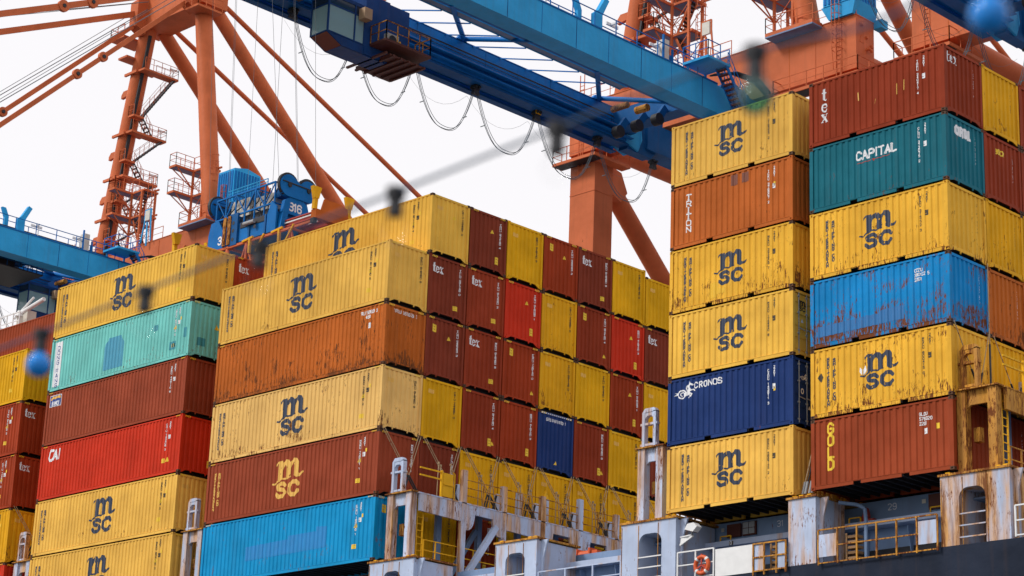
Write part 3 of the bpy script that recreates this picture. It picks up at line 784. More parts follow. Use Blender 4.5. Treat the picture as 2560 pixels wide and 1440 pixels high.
decal('ST', 'door', 'm', scaled(MSC, 0.42), 0.012, -0.62, 2.0, r, M['decal_k'], 'logo', off=0.004)
decal('ST', 'door', 'tw', triangle(0.16), 0.014, -0.62, 1.35, r, M['decal_w'], 'warning_triangle', off=0.004)
r = st(XC, ZC, 0, 4, 'navy', 'dark navy CRONOS container with a white seahorse', True)
decal('ST', 'side', 'horse', scaled(HORSE, 0.78, 0.98), 0.014, -LC / 2 + 0.38, 1.68, r, M['decal_w'], 'logo')
decal('ST', 'side', 'cron', htext('CRONOS', 0.21, 1.35, 1.8, 0.6, kx=1.15), 0.012, -LC / 2 + 1.32, 2.10, r, M['decal_w'], 'lettering')
side_marks(r, 'ST', 'decal_w', 'CXDU 143811 3', '22G1')
decal('ST', 'side', 'op', rect(0.12, 0.17), 0.02, LC / 2 - 0.88, 1.48, r, M['decal_y'], 'sticker')
decal('ST', 'door', 'h', scaled(HORSE, 0.32, 0.46), 0.010, -0.75, 1.75, r, M['decal_w'], 'logo', off=0.004)
decal('ST', 'door', 'rg', Shape().E(0, 0, 0.07, 0.09, 0.04), 0.012, -0.62, 1.35, r, M['decal_w'], 'emblem', off=0.004)
decal('ST', 'door', 'tw', triangle(0.16), 0.014, -0.2, 0.72, r, M['decal_w'], 'warning_triangle', off=0.004)
r = st(XC, ZC, 0, 5, 'msc', 'yellow MSC container at the foot of the slim right block'); side_msc(r, 'ST'); side_marks(r, 'ST', 'decal_k', 'MEDU 588745 2', '22G1')
for t in range(6): st(XC, ZC, 1, t, ['brown', 'gold_dirty', 'brown', 'gold', 'brown', 'gold'][t], f'container behind the slim right block, {ORD[t]} layer, mostly hidden')

r = st(XD, ZD, 0, 0, 'brown', 'brown tex container topping the right-hand block')
decal('ST', 'side', 'texv', scaled(TEXV, 0.50, 0.62), 0.014, -LC / 2 + 0.58, 1.75, r, M['decal_w'], 'logo')
side_marks(r, 'ST', 'decal_w', 'TGHU 340417 4', '22G1'); end_marks(r, 'ST', 'decal_w', 'TGHU 340417 4', '')
decal('ST', 'end', 'tex', scaled(TEXH, 0.42, 0.50), 0.014, -0.98, 2.0, r, M['decal_w'], 'logo')
decal('ST', 'side', 'scr', Shape().C([(0, 0), (0.0, 0.42)], 0.028).C([(0.30, 0.1), (0.31, 0.5)], 0.028).C([(-1.7, 0.2), (-1.72, 0.5)], 0.045).C([(-1.0, -0.1), (-0.92, 0.06)], 0.02), 0.02, 0.95, 1.15, r, M['decal_gold'], 'paint_scrape')
r = st(XD, ZD, 0, 1, 'teal', 'dark teal CAPITAL container')
decal('ST', 'side', 'cap', htext('CAPITAL', 0.30, 1.5, 1.5, 1.0, kx=1.02), 0.012, -0.88, 1.62, r, M['decal_w'], 'logo')
decal('ST', 'side', 'und', Shape().C([(0, 0), (0.62, 0.02)], 0.025).C([(0.8, 0.02), (1.45, 0.04)], 0.025).P([(0.66, 0.06), (0.78, 0.06), (0.72, -0.05)]), 0.012, -0.85, 1.48, r, M['decal_r'], 'underline')
side_marks(r, 'ST', 'decal_w', 'CLHU 372075 2', '22G1'); end_marks(r, 'ST', 'decal_w', 'CLHU 372075 2', '')
decal('ST', 'end', 'sm', htext('CAPITAL', 0.30, 2.0, 0.8, kx=0.62), 0.014, -0.55, 1.92, r, M['decal_w'], 'logo')
r = st(XD, ZD, 0, 2, 'msc_dirty', 'rust-flecked yellow MSC container below the teal one'); side_msc(r, 'ST'); side_marks(r, 'ST', 'decal_k', 'MEDU 314772 3', '22G1'); end_marks(r, 'ST', 'decal_k', 'MEDU 314772 3', '')
r = st(XD, ZD, 0, 3, 'blue', 'scratched blue container with rusty lower edge')
for i, tx in enumerate(('CZZU', '380122 5', '22G1')): decal('ST', 'side', tx, htext(tx, 0.11, 1.15, 1.6, kx=0.85), 0.014, 1.55, 2.06 - 0.17 * i, r, M['decal_w'], 'number')
decal('ST', 'side', 'dk', Shape().P([(-2.6, -0.55), (1.2, -0.5), (1.2, 0.0), (0.2, 0.0), (0.2, -0.1), (-2.6, -0.15)]), 0.04, -0.1, 0.95, r, M['patch_deep'], 'repainted_patch')
end_marks(r, 'ST', 'decal_w', 'CZZU 380122 5', '')
r = st(XD, ZD, 0, 4, 'msc_dirty', 'yellow MSC container above the brown GOLD one'); side_msc(r, 'ST'); side_marks(r, 'ST', 'decal_k', 'MSCU 600415 0', '22G1'); end_marks(r, 'ST', 'decal_k', 'MSCU 600415 0', '')
decal('ST', 'side', 'dia', Shape().P([(0, -0.18), (0.13, 0), (0, 0.18), (-0.13, 0)]), 0.014, -LC / 2 + 0.45, 1.5, r, M['decal_k'], 'hazard_diamond')
decal('ST', 'side', 'lf', Shape().P([(-0.02, -0.15), (-0.16, 0.0), (-0.12, 0.16), (-0.02, 0.05)]).P([(0.02, -0.15), (0.18, 0.0), (0.1, 0.2), (0.02, 0.05)]), 0.012, -0.72, 1.45, r, M['decal_w'], 'emblem')
r = st(XD, ZD, 0, 5, 'brown2', 'brown container with yellow GOLD lettering')
decal('ST', 'side', 'gold', vtext('GOLD', 0.36, 0.44, 1.4, kx=0.95), 0.016, -LC / 2 + 0.86, 2.0, r, M['decal_y'], 'logo')
for i, tx in enumerate(('GLDU', '576320', '22G1')): decal('ST', 'side', tx, htext(tx, 0.11, 1.15, 1.6, kx=0.85), 0.014, 1.65, 2.06 - 0.17 * i, r, M['decal_w'], 'number')
decal('ST', 'side', 'yp', rect(0.13, 0.2), 0.02, 2.4, 1.62, r, M['decal_y'], 'sticker')
decal('ST', 'side', 'pl2', warnplate(0.14, 0.2), 0.02, 1.9, 1.5, r, M['decal_w'], 'data_plate')
DCOL1 = [('gold_dirty', 'rust-freckled yellow container end at the top right corner'), ('brown', 'brown container end with small yellow lettering beside the teal one'),
         ('gold_dirty', 'rusty yellow container end above the orange one, right edge'), ('rust_orange', 'orange-brown container end beside the scratched blue one'),
         ('gold_dirty', 'yellow container end behind the lashing rods, right edge'), ('brown', 'dark brown container end behind the rusty bridge posts, right edge')]
for t, (pk, lab) in enumerate(DCOL1):
    r = st(XD, ZD, 1, t, pk, lab); end_marks(r, 'ST', 'decal_k' if 'gold' in pk else 'decal_w', NUMS[t], '')
    if t == 1: decal('ST', 'end', 'bs', htext('BSICK', 0.17, 1.8, 0.9, kx=0.95), 0.012, -0.42, 1.95, r, M['decal_y'], 'logo')
for t in range(6): st(XD, ZD, 2, t, ['brown', 'brown', 'gold', 'triton', 'gold', 'brown'][t], f'sliver of a container at the right edge of the photo, {ORD[t]} layer')
# ------------------------------------------------------------------ water, quay, ship
WATER, QUAY = -37.3, -32.0
def water_mat():
    mt = bpy.data.materials.new('harbour_water'); mt.use_nodes = True
    N, Lk = mt.node_tree.nodes, mt.node_tree.links; b = N['Principled BSDF']
    b.inputs['Base Color'].default_value = (0.03, 0.05, 0.05, 1); b.inputs['Roughness'].default_value = 0.12
    n = N.new('ShaderNodeTexNoise'); n.inputs['Scale'].default_value = 0.6; n.inputs['Detail'].default_value = 6
    tc = N.new('ShaderNodeTexCoord'); Lk.new(tc.outputs['Object'], n.inputs['Vector'])
    bp = N.new('ShaderNodeBump'); bp.inputs['Strength'].default_value = 0.6; bp.inputs['Distance'].default_value = 0.4
    Lk.new(n.outputs['Fac'], bp.inputs['Height']); Lk.new(bp.outputs[0], b.inputs['Normal']); return mt
w = MB(); w.poly([(-4000, -4000, WATER), (4000, -4000, WATER), (4000, 4000, WATER), (-4000, 4000, WATER)])
tag(w.build('harbour_water', water_mat()), kind='structure')
q = MB(); q.box(-2000, 2000, 44.6, 900, -45, QUAY)
tag(q.build('quay', paint('quay_concrete', (0.30, 0.29, 0.27), 0.1, 0.8)), kind='structure')

ship = empty('container_ship', (0, 21, WATER), 'dark navy hulled container ship with grey rust-streaked pedestals and lashing bridges under the stacks', 'ship')
OF = (0, -21, -WATER)
def sp(mb, name, mat, parent=None, **k):
    """ship part: mesh written in scene coordinates, hung under the ship"""
    return mb.build(name, mat, parent or ship, OF if parent is None else (0, 0, 0), **k)
HT = -20.15
hb = MB(); hb.box(-120, 110, 0.0, 42.4, -42, HT - 0.45); hb.box(-120, 110, 0.0, 0.09, HT - 0.45, HT)
hb.box(-120, 110, 42.3, 42.4, HT - 0.45, HT)
hull = sp(hb, 'hull', M['hull'])
mb = MB()
for x in range(-118, 110, 3): mb.box(x, x + 0.02, 0.09, 0.35, HT - 0.44, HT - 0.02)
sp(mb, 'bulwark_stay', M['deckgrey'], hull)
mb = MB().box(-120, 110, 0.09, 2.3, HT - 0.44, HT - 0.42); sp(mb, 'side_deck', M['deckgrey'])

# hatch coamings and covers, one per bay
BAYS = [(XZ - 12.2, XZ), (XA - 12.2, XA), (-12.2, 0), (2.75, 14.25), (XC - 6.06, XD), (32.4, 45)]
for i, (a, b) in enumerate(BAYS):
    mb = MB(); mb.box(a, b, 2.3, 40.1, HT - 0.44, -18.50); 
    for k in range(int((b - a) / 1.9) + 1): x = a + 0.1 + k * 1.9; mb.prism([(2.26, HT), (2.3, -18.75), (1.95, -18.75), (1.95, -18.85)], 'x', x, x + 0.03)
    cm = sp(mb, 'hatch_coaming', M['deckgrey'])
    sp(MB().box(a - 0.05, b + 0.05, 1.75, 2.3, -18.66, -18.45), 'coaming_ledge', M['grey'], cm)
    for z0_, z1_ in ((HT - 0.38, HT + 0.12), (HT + 0.32, HT + 0.72)): sp(MB().box(a + 0.3, b - 0.3, 2.27, 2.299, z0_, z1_), 'opening_shade_plate', M['dark'], cm)  # dark plates on the coaming paint the shade inside passage openings
    sp(MB().tube((a + 0.3, 2.1, HT + 0.22), (b - 0.3, 2.1, HT + 0.22), 0.06, 8), 'deck_pipe', M['grey'], cm)
    top_ = -18.02 if i == 3 else -17.60
    mb = MB().box(a + 0.05, b - 0.05, 2.45, 40.0, -18.498, top_)
    cv = sp(mb, 'hatch_cover', M['deckgrey'])
    mb = MB()
    for k in range(5): x = a + 0.5 + k * (b - a - 1) / 4.2; mb.box(x, x + 0.1, 2.36, 2.448, -18.44, -18.3)
    sp(mb, 'cover_cleat', M['rusty'], cv)

def number_on(parent, txt, x, y, z, h):
    V, F = htext(txt, h, 0.7, 1.8).trace(0.02)
    me = bpy.data.meshes.new('bay_number'); me.from_pydata([(x + p, y, z + q) for p, q in V], [], F)
    return link('bay_number', me, M['decal_w'], parent)
wall_parent = cv
number_on(wall_parent, '31', 20.12, 2.44, -18.02, 0.22)
number_on(wall_parent, '29', 25.15, 2.44, -17.99, 0.22)

def pedestal(x0, x1, arch=None, rust='grey', depth=2.3):
    """box stool at the ship's side that carries the outer stack; arched opening if arch=(a, b)"""
    mb = MB(); zt, zb = -17.74, HT + 0.004; t = 0.14
    if arch:
        a, b = arch; hz = -18.20
        pts = [(x0, zb), (a, zb), (a, hz - 0.34)]
        for k in range(1, 6): u = math.radians(18 * k); pts.append((a + 0.36 * (1 - math.cos(u)), hz - 0.36 + 0.36 * math.sin(u)))
        for k in range(0, 6): u = math.radians(90 - 18 * k); pts.append((b - 0.36 * (1 - math.cos(u)), hz - 0.36 + 0.36 * math.sin(u)))
        pts += [(b, zb), (x1, zb), (x1, zt), (x0, zt)]
        mb.prism(pts, 'y', 0.0, t)
        for xx0, xx1 in ((x0, x0 + 0.1), (a - 0.09, a), (b, b + 0.09), (x1 - 0.1, x1)):
            mb.box(xx0 + 0.001, xx1 - 0.001, t + 0.001, depth, zb, zt - 0.05)
        mb.box(a, b, t + 0.001, depth * 0.5, hz + 0.02, hz + 0.1)
    else:
        mb.box(x0, x1, 0.0, depth * 0.75, zb, zt); 
    p = sp(mb, 'pedestal', M[rust])
    c = MB().box(x0 - 0.07, x1 + 0.07, -0.06, depth + 0.2, zt + 0.002, -17.66); sp(c, 'top_plate', M['rusty'], p)
    c = MB().prism([(x1 + 0.002, -17.75), (x1 + 0.36, -17.75), (x1 + 0.30, -17.92), (x1 + 0.15, -18.45), (x1 + 0.11, -19.2), (x1 + 0.12, zb), (x1 + 0.002, zb)], 'y', 0.25, 0.33)
    sp(c, 'bracket', M[rust], p)
    for xx in ((x0 + 0.2, x0 + 0.5, x1 - 0.35) if not arch else (x0 + 0.25, x1 - 0.5, x1 - 0.2)):
        f = MB().box(xx - 0.09, xx + 0.09, 0.08, 0.26, -17.658, -17.585); sp(f, 'twist_lock', M['yellow'], p)
    c = MB()
    for xx in (x0 + 0.03, x0 + (x1 - x0) * 0.32, x0 + (x1 - x0) * 0.68): c.box(xx, xx + 0.02, -0.02, -0.001, zb, zt - 0.1)
    if arch: sp(c, 'drain_strip', M['rusty'], p)
    return p
P_ = [pedestal(-43.6, -41.0, (-42.8, -41.8)), pedestal(-29.2, -26.6, (-28.4, -27.4)), pedestal(-14.7, -12.1, (-13.9, -12.9)), pedestal(-0.17, 2.66, (0.75, 1.85)),
      pedestal(7.55, 9.9, (8.15, 9.25)), pedestal(14.44, 17.2, (15.35, 16.5)), pedestal(22.53, 23.75, None, 'greyrust'), pedestal(29.02, 31.75, (29.75, 30.8), 'greyrust'),
      pedestal(38, 40.2, (38.6, 39.5))]
# ladders seen through the arches
for x, p in ((16.1, P_[5]), (30.35, P_[7]), (9.0, P_[4])):
    mb = MB(); mb.beam((x, 1.3, HT), (x, 1.3, -17.9), 0.05); mb.beam((x + 0.38, 1.3, HT), (x + 0.38, 1.3, -17.9), 0.05)
    for k in range(9): mb.beam((x, 1.3, HT + 0.2 + 0.26 * k), (x + 0.38, 1.3, HT + 0.2 + 0.26 * k), 0.03)
    sp(mb, 'ladder', M['yellow'], p)
for p, (a, b) in ((P_[5], (15.35, 16.5)), (P_[7], (29.75, 30.8)), (P_[4], (8.15, 9.25))):
    mb = MB()
    for z in (-19.1, -19.5, -19.9): mb.beam((a, -0.01, z), (b, -0.01, z), 0.045)
    sp(mb, 'guard_rail', M['white'] if a < 20 else M['greyrust'], p)

def deck_rail(x0, x1, mat, y=0.05, z0=HT, panels=(), h=1.05, posts=None):
    mb = MB(); n = posts or max(1, round((x1 - x0) / 1.4))
    for i in range(n + 1): x = x0 + (x1 - x0) * i / n; mb.beam((x, y, z0), (x, y, z0 + h), 0.055)
    for f in (1.0, 0.52, 0.05): mb.beam((x0, y, z0 + h * f), (x1, y, z0 + h * f), 0.05 if f == 1 else 0.042)
    r = sp(mb, 'side_railing', mat)
    return r
deck_rail(2.8, 7.5, M['grey']); deck_rail(10.0, 14.4, M['grey']); deck_rail(17.3, 19.05, M['white'], y=0.02, posts=2); deck_rail(31.9, 36, M['white'], z0=HT + 0.05)
rr = deck_rail(23.95, 28.95, M['rusty'], y=-0.12, z0=HT - 0.12, h=1.25, posts=6)
for a, b in ((24.0, 24.75), (28.2, 28.93)): sp(MB().box(a, b, -0.16, -0.13, HT + 0.15, HT + 0.95), 'windbreak_plate', M['greyrust'], rr)
sp(MB().box(19.15, 20.95, -0.02, 0.02, HT - 0.05, HT + 0.98), 'windbreak_plate', M['white'], rr)
for a, b in ((21.05, 21.5), (22.1, 22.48)): sp(MB().box(a, b, -0.1, -0.06, HT - 0.02, HT + 0.93), 'windbreak_plate', M['greyrust'], rr)
mb = MB()
for z in (HT - 0.05, HT + 0.45, HT + 0.95): mb.beam((21.02, -0.12, z), (22.5, -0.12, z), 0.05)
for x in (21.02, 21.52, 22.08, 22.5): mb.beam((x, -0.12, HT - 0.2), (x, -0.12, HT + 0.97), 0.055)
sp(mb, 'side_railing', M['rusty'])
# wooden pallets standing behind the rails
for x, lab in ((21.6, 'wooden pallets lashed behind the rusty rail left of the bare grey pedestal'), (24.95, 'wooden crate pallet behind the long rusty rail under the GOLD container')):
    t = empty('pallet', (x, 0.15, HT), lab, 'pallet')
    for k in range(5):
        MB().box(0, 0.5, 0, 0.35, 0.02 + 0.19 * k, 0.11 + 0.19 * k).build('plank', M['wood'], t)
    for xx in (0.0, 0.44): MB().box(xx, xx + 0.07, -0.03, -0.002, 0, 0.95).build('upright', M['wood'], t)

# lifebuoy on the rail
lb = empty('lifebuoy', (18.55, -0.06, HT + 0.45), 'orange lifebuoy with white bands hanging on the white side rail', 'lifebuoy')
def torus(R, r, n, k, a0=0, a1=360):
    mb = MB(); closed = (a1 - a0) >= 360; nn = n if closed else n + 1
    for i in range(nn):
        t = math.radians(a0 + (a1 - a0) * i / n)
        for j in range(k):
            p = 2 * math.pi * j / k; rr_ = R + r * math.cos(p)
            mb.v.append((rr_ * math.cos(t), r * math.sin(p), rr_ * math.sin(t)))
    for i in range(n):
        for j in range(k):
            a = i * k; b = ((i + 1) % nn) * k; mb.f.append((a + j, a + (j + 1) % k, b + (j + 1) % k, b + j))
    return mb
torus(0.31, 0.080, 28, 10).build('ring', M['buoy'], lb, smooth=True)
for a in (35, 125, 215, 305): torus(0.31, 0.084, 4, 10, a, a + 16).build('band', M['white'], lb, smooth=True)
mb = MB()
for a in (90, 210, 330):
    mb.beam((0, -0.02, 0), (0.42 * math.cos(math.radians(a)), -0.02, 0.42 * math.sin(math.radians(a))), 0.05)
mb.build('holder', M['decal_r'], lb)
rl = MB().path([(0.05 + 0.12 * math.cos(t / 3), 0.03, -0.15 + 0.16 * math.sin(t / 2.3)) for t in range(0, 20)], 0.03, 6); rl.build('rope', M['buoy'], lb)

# deck floodlight on a bracket beside the third pedestal
fl = empty('deck_floodlight', (17.35, 0.1, -18.55), 'white deck floodlight on a bracket beside the arched pedestal', 'floodlight')
MB().beam((0, 0, -0.25), (0.75, -0.15, 0.0), 0.07).beam((0, 0, 0.05), (0.7, -0.15, 0.05), 0.04).prism([(0.0, -0.3), (0.55, 0.05), (0.05, 0.0)], 'y', -0.03, 0.03).build('bracket', M['white'], fl)
mb = MB(); n = 10
mb.prism([(0.55, 0.22), (0.95, 0.10), (1.15, 0.28), (0.98, 0.44), (0.68, 0.42)], 'y', -0.42, -0.12)
mb.build('lamp_housing', M['white'], fl)
MB().prism([(0.58, 0.215), (0.95, 0.10), (0.94, 0.08), (0.57, 0.19)], 'y', -0.40, -0.14).build('lens', M['boxbrown'], fl)
MB().beam((0.72, -0.2, 0.02), (0.75, -0.2, 0.2), 0.06).build('yoke', M['steelgrey'], fl)

# fittings on the hatch cover wall
def wallbox(x0, x1, z0, z1, mat, name='equipment_box', y=2.44, d=0.1): return sp(MB().box(x0, x1, y - d, y - 0.002, z0, z1), name, mat, None)
wallbox(17.76, 18.42, -18.2, -17.7, M['boxbrown']); wallbox(26.95, 27.75, -18.2, -17.66, M['boxbrown'])
g = sp(MB().box(18.5, 19.15, 2.36, 2.438, -18.2, -17.68), 'vent_frame', M['boxbrown'])
for i in range(2):
    for j in range(2): sp(MB().box(18.55 + 0.29 * i, 18.81 + 0.29 * i, 2.33, 2.358, -18.15 + 0.24 * j, -17.94 + 0.24 * j), 'vent_pane', M['steelgrey'], g)
wallbox(17.42, 17.56, -17.93, -17.79, M['offwhite'], 'notice', d=0.02); wallbox(26.62, 26.78, -17.93, -17.78, M['offwhite'], 'notice', d=0.02)
sgn = sp(MB().box(18.38, 18.56, 1.72, 1.748, -18.66, -18.50), 'deck_sign', M['decal_k'])
V, F = glyph('O', 1.3).trace(0.3)
me = bpy.data.meshes.new('sign_mark'); me.from_pydata([(18.43 + p * 0.02, 1.715, -18.64 + q_ * 0.02) for p, q_ in V], [], F); link('sign_mark', me, M['decal_w'], sgn)
mb = MB().box(24.3, 24.55, 1.95, 2.2, -18.44, -18.22).prism([(24.32, -18.22), (24.6, -18.22), (24.52, -17.9), (24.42, -17.85)], 'y', 2.0, 2.15).box(24.56, 24.85, 1.98, 2.16, -18.44, -18.32)
sp(mb, 'twist_lock_bin', M['decal_r'])
for x in (17.9, 23.9, 27.4):
    sp(MB().beam((x, 1.8, -18.45), (x, 1.8, -18.27), 0.04).beam((x + 0.5, 1.8, -18.45), (x + 0.5, 1.8, -18.27), 0.04).beam((x, 1.8, -18.27), (x + 0.5, 1.8, -18.27), 0.04), 'grab_handle', M['yellow'])
mb = MB().path([(24.1, 0.9, -17.85), (24.7, 1.2, -17.95), (24.95, 1.3, -18.1), (25.0, 1.3, -18.6), (25.0, 1.3, HT)], 0.07, 8)
sp(mb, 'vent_pipe', M['deckgrey'])
# red winch on the open hatch cover
wn_ = empty('winch', (9.4, 3.4, -18.02), 'small red winch standing on the open grey hatch cover', 'winch')
MB().tube((-0.35, 0, 0.22), (0.35, 0, 0.22), 0.16, 12).build('drum', M['buoy'], wn_)
for x in (-0.4, 0.32): MB().box(x, x + 0.08, -0.2, 0.2, 0, 0.45).build('cheek', M['buoy'], wn_)
MB().box(0.45, 0.75, -0.12, 0.12, 0.08, 0.34).build('motor', M['buoy'], wn_)

# lashing bridges ---------------------------------------------------------
def lashing_bridge(x0, x1, ylen, mat, first, door=True):
    """cross-ship gantry between two bays; x1 is the face turned to the right"""
    zd = -14.75; zb = HT - 0.4
    mb = MB().box(x0, x1, 0.55, ylen, zd - 0.05, zd)
    br = sp(mb, 'lashing_bridge', M[mat])
    # end frame: two posts, plate and raised loop
    for xx in (x0 + 0.12, x1 - 0.55):
        sp(MB().box(xx, xx + 0.34, 0.28, 0.62, -17.655, zd - 0.002), 'post', M[mat], br)
    sp(MB().prism([(x0 + 0.46, zd - 0.002), (x1 - 0.55, zd - 0.002), (x1 - 0.55, zd - 0.62), (x1 - 0.65, zd - 0.52), (x0 + 0.6, zd - 0.52), (x0 + 0.46, zd - 0.64)], 'y', 0.40, 0.50), 'end_plate', M[mat], br)
    sp(MB().box(x0, x1 - 0.1, 0.20, 0.66, zd + 0.001, zd + 0.05), 'deck_lip', M['rusty'], br)
    lx0, lx1, zt = x0 + 0.25, x0 + 0.95, zd + 1.62
    out = [(lx0, zd + 0.05), (lx1, zd + 0.05), (lx1, zt - 0.12), (lx1 - 0.10, zt), (lx0 + 0.14, zt), (lx0, zt - 0.16)]
    lp = MB()
    lp.box(lx0, lx0 + 0.13, 0.34, 0.56, zd + 0.05, zt - 0.16); lp.box(lx1 - 0.13, lx1, 0.34, 0.56, zd + 0.05, zt - 0.12)
    lp.prism([(lx0, zt - 0.16), (lx1, zt - 0.16), (lx1, zt - 0.12), (lx1 - 0.1, zt), (lx0 + 0.14, zt)], 'y', 0.34, 0.56)
    lp.prism([(lx0 + 0.13, zt - 0.42), (lx0 + 0.24, zt - 0.3), (lx1 - 0.24, zt - 0.3), (lx1 - 0.13, zt - 0.42), (lx1 - 0.13, zt - 0.16), (lx0 + 0.13, zt - 0.16)], 'y', 0.36, 0.54)
    for z in (zd + 0.95, zd + 0.12): lp.box(lx0 - 0.1, lx1 + 0.05, 0.36, 0.54, z, z + 0.09)
    sp(lp, 'end_loop', M[mat], br)
    # face girder in bays, posts at every column line, haunched arches between some of them
    ny = int(ylen / 2.496); arches = {1, 3, 4, 5, 7, 8}
    for k in range(ny):
        ya = 0.62 + (k * 2.496 if k else 0); yb = 0.62 + (k + 1) * 2.496
        a, b = ya + (0.28 if k else 0), yb
        if k in arches:
            top = zd - 0.051; pts = [(a, top), (b, top), (b, top - 1.15)]
            for i in range(1, 7): u = math.radians(15 * i); pts.append((b - 0.45 * math.sin(u) - 0.1, top - 1.15 + 0.75 * (1 - math.cos(u))))
            for i in range(6, 0, -1): u = math.radians(15 * i); pts.append((a + 0.45 * math.sin(u) + 0.1, top - 1.15 + 0.75 * (1 - math.cos(u))))
            pts.append((a, top - 1.15)); 
        else: pts = [(a, zd - 0.051), (b, zd - 0.051), (b, zd - 0.85), (a, zd - 0.8)]
        sp(MB().prism(pts, 'x', x1 - 0.12, x1 - 0.02), 'girder', M[mat], br)
        tall = k % 2 == 0
        zt_ = zd + (1.45 if tall else 1.2) - (0.0 if k else 0)
        if k < ny: sp(MB().box(x1 - 0.20, x1, yb, yb + 0.28, zb, zd + (1.45 if k in (0, 3) else 1.15)), 'post', M[mat], br)
        if k: sp(MB().box(x0 + 0.1, x0 + 0.3, yb - 1.35, yb - 1.05, zd, zd + 1.2), 'stanchion', M['grey'], br); sp(MB().box(x0 + 0.1, x0 + 0.3, yb - 0.95, yb - 0.75, zd, zd + 1.25), 'stanchion', M['grey'], br)
        sp(MB().box(x0 + 0.12, x0 + 0.32, yb, yb + 0.26, zb, zd - 0.051), 'post', M['deckgrey'], br)
    # guard rails of the walkway
    mb = MB(); yy = 3.4
    while yy < ylen - 2.5:
        for f in (1.05, 0.7, 0.35): mb.beam((x1 - 0.1, yy, zd + f), (x1 - 0.1, yy + 2.21, zd + f), 0.035)
        mb.beam((x1 - 0.1, yy + 1.1, zd), (x1 - 0.1, yy + 1.1, zd + 1.05), 0.04); yy += 2.496
    sp(mb, 'guard_rail', M['rusty'], br)
    if door:
        mb = MB()
        for f in (1.12, 0.80): mb.beam((x1 - 0.14, 0.66, zd + f), (x1 - 0.14, 1.95, zd + f), 0.06)
        mb.beam((x1 - 0.14, 1.95, zd), (x1 - 0.14, 1.95, zd + 1.2), 0.09)
        sp(mb, 'yellow_rail', M['yellow'], br)
        sp(MB().box(x1 - 0.16, x1 - 0.10, 2.02, 2.62, zd + 0.08, zd + 1.12).box(x1 - 0.10, x1 - 0.06, 2.02, 2.62, zd + 0.58, zd + 0.64), 'gate_panel', M['yellow'], br)
        sp(MB().path([(x1 - 0.12, 2.72, zd), (x1 - 0.12, 2.72, zd + 1.15), (x1 - 0.12, 2.6, zd + 1.22)], 0.03, 6), 'gate_post', M['yellow'], br)
    # ladder inside the end frame
    mb = MB(); lx = x1 - 0.30
    for yy in (0.75, 1.1): mb.beam((lx, yy, -17.9), (lx, yy, zd - 0.2), 0.05)
    for k in range(10): mb.beam((lx, 0.75, -17.8 + 0.29 * k), (lx, 1.1, -17.8 + 0.29 * k), 0.03)
    sp(mb, 'ladder', M['yellow'], br)
    sp(MB().box(x0 + 0.5, x0 + 0.75, 0.7, 0.95, -16.5, -16.0), 'junction_box', M['rusty'], br)
    if first:      # diagonal braces and low walkway rail
        sp(MB().beam((x1 - 0.06, 5.3, zd - 0.75), (x1 - 0.06, 2.6, -19.3), 0.22, 0.26), 'brace', M['grey'], br)
        sp(MB().beam((x0 + 0.4, 5.4, zd - 0.75), (x0 + 0.4, 2.9, -19.3), 0.18, 0.22), 'brace', M['deckgrey'], br)
    mb = MB()
    for f in (1.05, 0.6, 0.25): mb.beam((x1 - 0.3, 1.2, -17.75 + f), (x1 - 0.3, 8.2, -17.75 + f), 0.04)
    for yy in (1.2, 1.9, 4.2, 6.5, 8.2): mb.beam((x1 - 0.3, yy, -18.4), (x1 - 0.3, yy, -16.7), 0.05)
    sp(mb, 'low_rail', M['rusty'] if not first else M['yellow'], br)
    sp(MB().box(x0 + 0.2, x1 - 0.1, 0.9, ylen, -18.45, -18.38), 'lower_walkway', M['deckgrey'], br)
    return br
LB = [lashing_bridge(XZ + 0.35, XZ + 2.15, 6, 'greyrust', False), lashing_bridge(XA + 0.35, XA + 2.15, 8, 'greyrust', False),
      lashing_bridge(0.35, 2.2, 40, 'greyrust', True), lashing_bridge(14.85, 16.45, 40, 'greyrust', True, False), lashing_bridge(XD - 0.2 + 0.05, XD + 1.75, 14, 'rusty', False)]
for o in (LB[2],):
    for y in (7.1, 8.75):
        sp(MB().prism([(y, -14.75), (y + 0.42, -14.75), (y + 0.42, -13.55), (y + 0.21, -13.2), (y, -13.55)], 'x', 1.5, 1.62), 'cell_guide', M['greyrust'], o)
        sp(MB().prism([(y, -13.52), (y + 0.42, -13.52), (y + 0.21, -13.14)], 'x', 1.49, 1.63), 'guide_tip', M['yellow'], o)

# lashing rods: crossed pairs from container corners down to the bridge
def rod_thing(xe, xb, ya, yb, zt, zb_, label, double=True):
    t = empty('lashing_rod', (xe, ya, zt), label, 'lashing rod', 'lashing rods crossed over the container ends')
    for d in ((0, 0.14) if double else (0,)):
        a = Vector((0.05, d, 0)); b = Vector((xb - xe, yb - ya + d, zb_ - zt))
        c = a.lerp(b, 0.66)
        MB().tube(a, c, 0.019, 6).build('rod', M['rod'], t)
        MB().tube(c, b, 0.038, 8).build('turnbuckle', M['dark'], t)
    return t
for k in range(8):
    y = 0.0 + k * 2.496
    rod_thing(0, 0.75, y + 0.12, y + 1.9, -3 * PH - 2.84, -14.70, f'paired lashing rods slanting down from the left corner of the {ORD[k]} column, middle block')
    rod_thing(0, 0.75, y + 2.3, y + 0.75, -3 * PH - 2.84, -14.70, f'paired lashing rods slanting down from the right corner of the {ORD[k]} column, middle block')
for k in range(2):
    y = k * 2.496
    rod_thing(XD, XD + 0.35, y + 0.12, y + 1.2, ZD - 3 * PS - 2.55, -14.70, f'single lashing rod from the left corner, {ORD[k]} column of the right-hand block', False)
    rod_thing(XD, XD + 0.35, y + 2.3, y + 1.1, ZD - 3 * PS - 2.55, -14.70, f'single lashing rod from the right corner, {ORD[k]} column of the right-hand block', False)
